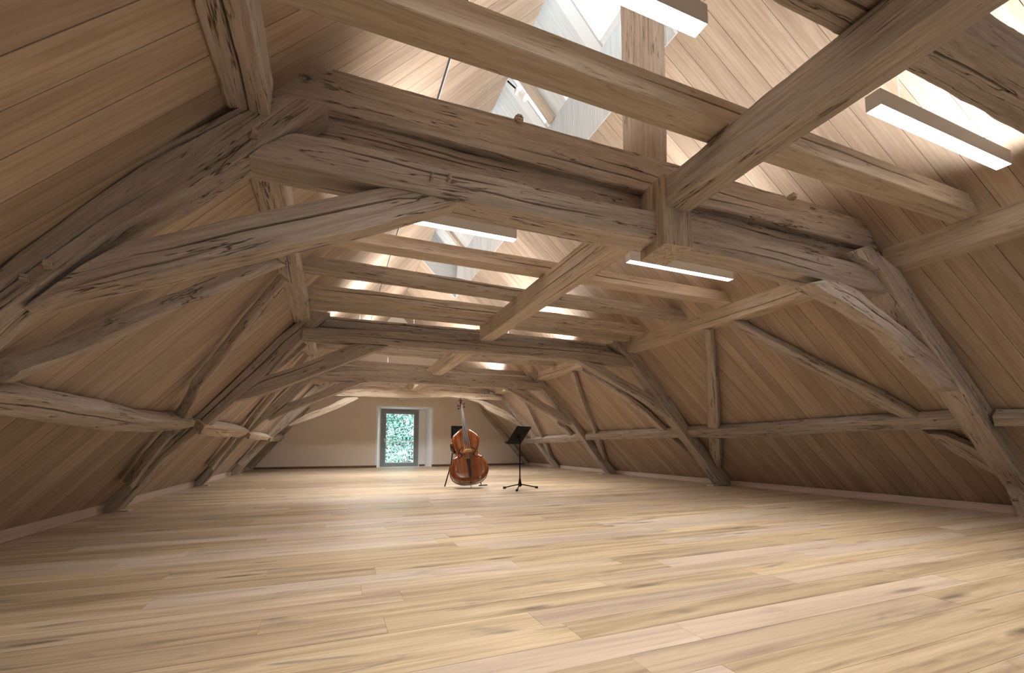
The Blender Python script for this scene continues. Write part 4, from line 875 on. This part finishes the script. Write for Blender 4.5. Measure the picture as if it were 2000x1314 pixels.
bm = bmesh.new(); tube(bm, bw @ Vector((0, 0, .02)), (bw @ Vector((0, 0, -.065))), .006); tube(bm, bw @ Vector((0, -.0, .004)), bw @ Vector((0, 0, -.02)), .018); tube(bm, bw @ Vector((0, 0, -.058)), bw @ Vector((0, 0, -.074)), .011)
bobj('endpin', bm, M['steel'], bass, smooth=40)

# stand behind the bass
st = empty('bass_stand', (2.6, 9.35, 0), 'black folding stand holding the double bass, with a padded side arm', 'stand')
tubes('leg', [((2.30, 9.12, .50), (2.17, 9.16, .012), .013, .013)], M['black'], st); tubes('leg', [((2.95, 9.15, .34), (2.97, 9.2, .04), .011, .011)], M['black'], st)
tubes('leg', [((2.6, 9.3, 1.0), (2.62, 9.75, .012), .013, .013)], M['black'], st)
tubes('foot_bar', [((2.89, 9.10, .015), (3.10, 9.16, .015), .011, .011), ((2.97, 9.2, .04), (2.96, 9.13, .015), .011, .011)], M['black'], st)
tubes('upright', [((2.30, 9.14, .48), (2.44, 9.40, 1.22), .013, .013), ((2.30, 9.14, .48), (2.93, 9.18, .34), .011, .011)], M['black'], st)
bm = bmesh.new(); bx(bm, 2.36, 2.64, 9.40, 9.43, 1.0, 1.285); bmesh.ops.bevel(bm, geom=list(bm.edges), offset=.008, segments=2, affect='EDGES'); bobj('back_plate', bm, M['black'], st, smooth=40)
bm = bmesh.new(); path(bm, [(2.38, 9.12, .93), (2.31, 9.02, .92), (2.275, 8.98, .86), (2.285, 8.98, .77), (2.33, 9.0, .70)], [.035, .045, .05, .045, .03], 12); bobj('padded_arm', bm, M['varnish_dark'], st, smooth=60)

# ------------------------------------------------------------------ music stand
ms = empty('music_stand', (3.40, 8.09, 0), 'black orchestra music stand on a three-legged base right of the double bass', 'music stand')
cx_, cy_ = 3.425, 8.12
bm = bmesh.new()
dk = Matrix.Translation((3.40, 8.10, 1.065)) @ Matrix.Rotation(R(33), 4, 'Z') @ Matrix.Rotation(R(38), 4, 'X')
bx(bm, -.25, .25, -.004, .004, -.215, .215); bobj('desk', bm, M['black'], ms, dk)
bm = bmesh.new(); bx(bm, -.245, .245, -.004, .06, -.222, -.215); bx(bm, -.245, .245, .055, .06, -.222, -.205); bobj('ledge', bm, M['black'], ms, dk)
bm = bmesh.new(); bx(bm, -.05, .05, -.02, -.004, -.08, .02); tube(bm, (-.05, -.025, -.03), (.05, -.025, -.03), .022); hub = bobj('tilt_hinge', bm, M['black'], ms, dk, 40)
tubes('pole', [((cx_-.03, cy_-.02, 1.06), (cx_, cy_, .92), .022, .014), ((cx_, cy_, .95), (cx_, cy_, .62), .0105, .0105), ((cx_, cy_, .66), (cx_, cy_, .16), .0135, .0135)], M['black'], ms)
tubes('clamp_knob', [((cx_, cy_, .66), (cx_+.045, cy_-.01, .665), .010, .013)], M['black'], ms)
tubes('hub', [((cx_, cy_, .21), (cx_, cy_, .17), .018, .024), ((cx_, cy_, .17), (cx_, cy_, .085), .024, .04), ((cx_, cy_, .085), (cx_, cy_, .055), .04, .02)], M['black'], ms, n=16)
for tx, ty in ((3.19, 8.36), (3.23, 7.80), (3.82, 8.19)):
    l = tubes('leg', [((cx_, cy_, .105), (tx, ty, .028), .012, .011)], M['black'], ms)
    d = (Vector((tx, ty, 0))-Vector((cx_, cy_, 0))).normalized()
    bm = bmesh.new(); tube(bm, Vector((tx, ty, .028))-d*.03, Vector((tx, ty, .024))+d*.02, .022, .024, n=12); bobj('rubber_foot', bm, M['rubber'], l, smooth=40)

# ------------------------------------------------------------------ outside the door
bal = empty('balcony_railing', (2.6, 19.35, 0), 'thin grey railing outside the glazed door, in front of the foliage', 'railing')
tubes('handrail', [((1.2, 19.35, 1.03), (4.8, 19.35, 1.03), .018, .018), ((1.2, 19.35, .06), (4.8, 19.35, .06), .012, .012)], M['rail'], bal)
x = 1.2
while x < 4.85: tubes('baluster', [((x, 19.35, .0), (x, 19.35, 1.02), .012, .012)], M['rail'], bal, n=6); x += .135
tag(box('balcony_slab', .8, 5.2, YF+.43, 19.5, -.25, -.02, M['reveal']), kind='structure')
tree = empty('leafy_tree', (3.4, 23.5, -3.2), 'pale green leafy tree seen through the glazed door', 'tree')
rs = random.Random(5); bm = bmesh.new()
lc = [(rs.uniform(.5, 6), rs.uniform(21.8, 24.5), rs.uniform(-2.5, 4.8), rs.uniform(.35, .8)) for _ in range(700)]
for cxx, cyy, czz, rr_ in lc:
    for _ in range(60):
        v = Vector((rs.gauss(0, 1), rs.gauss(0, 1), rs.gauss(0, 1))).normalized()*rr_*rs.uniform(.3, 1.0); p = Vector((cxx, cyy, czz))+v
        a_ = Vector((rs.gauss(0, 1), rs.gauss(0, 1), rs.gauss(0, 1))).normalized(); c_ = a_.orthogonal().normalized(); s = rs.uniform(.05, .10)
        bm.faces.new([bm.verts.new(p-a_*s), bm.verts.new(p+c_*s*.5), bm.verts.new(p+a_*s), bm.verts.new(p-c_*s*.5)])
me = bpy.data.meshes.new('leaves'); bm.to_mesh(me); bm.free(); lv = link('leaves', me, M['leaf'], None, tree); lv['kind'] = 'stuff'
bm = bmesh.new(); path(bm, [(4.6, 24.6, -3.2), (4.5, 24.5, -1), (4.4, 24.4, 1), (4.5, 24.5, 4)], [.2, .16, .12, .05], 10)
for k in range(12):
    z = -1+k*.42; a_ = k*2.4; path(bm, [(4.5, 24.5, z), (4.4+math.cos(a_)*1.2, 24.6+math.sin(a_)*.3, z+.6), (4.4+math.cos(a_)*2.5, 24.8+math.sin(a_)*.6, z+.9)], [.06, .04, .015], 6)
bobj('trunk', bm, M['bark'], tree, smooth=60)
tag(box('ground', -20, 30, YF+.4, 60, -3.4, -3.2, M['leaf']), kind='structure')
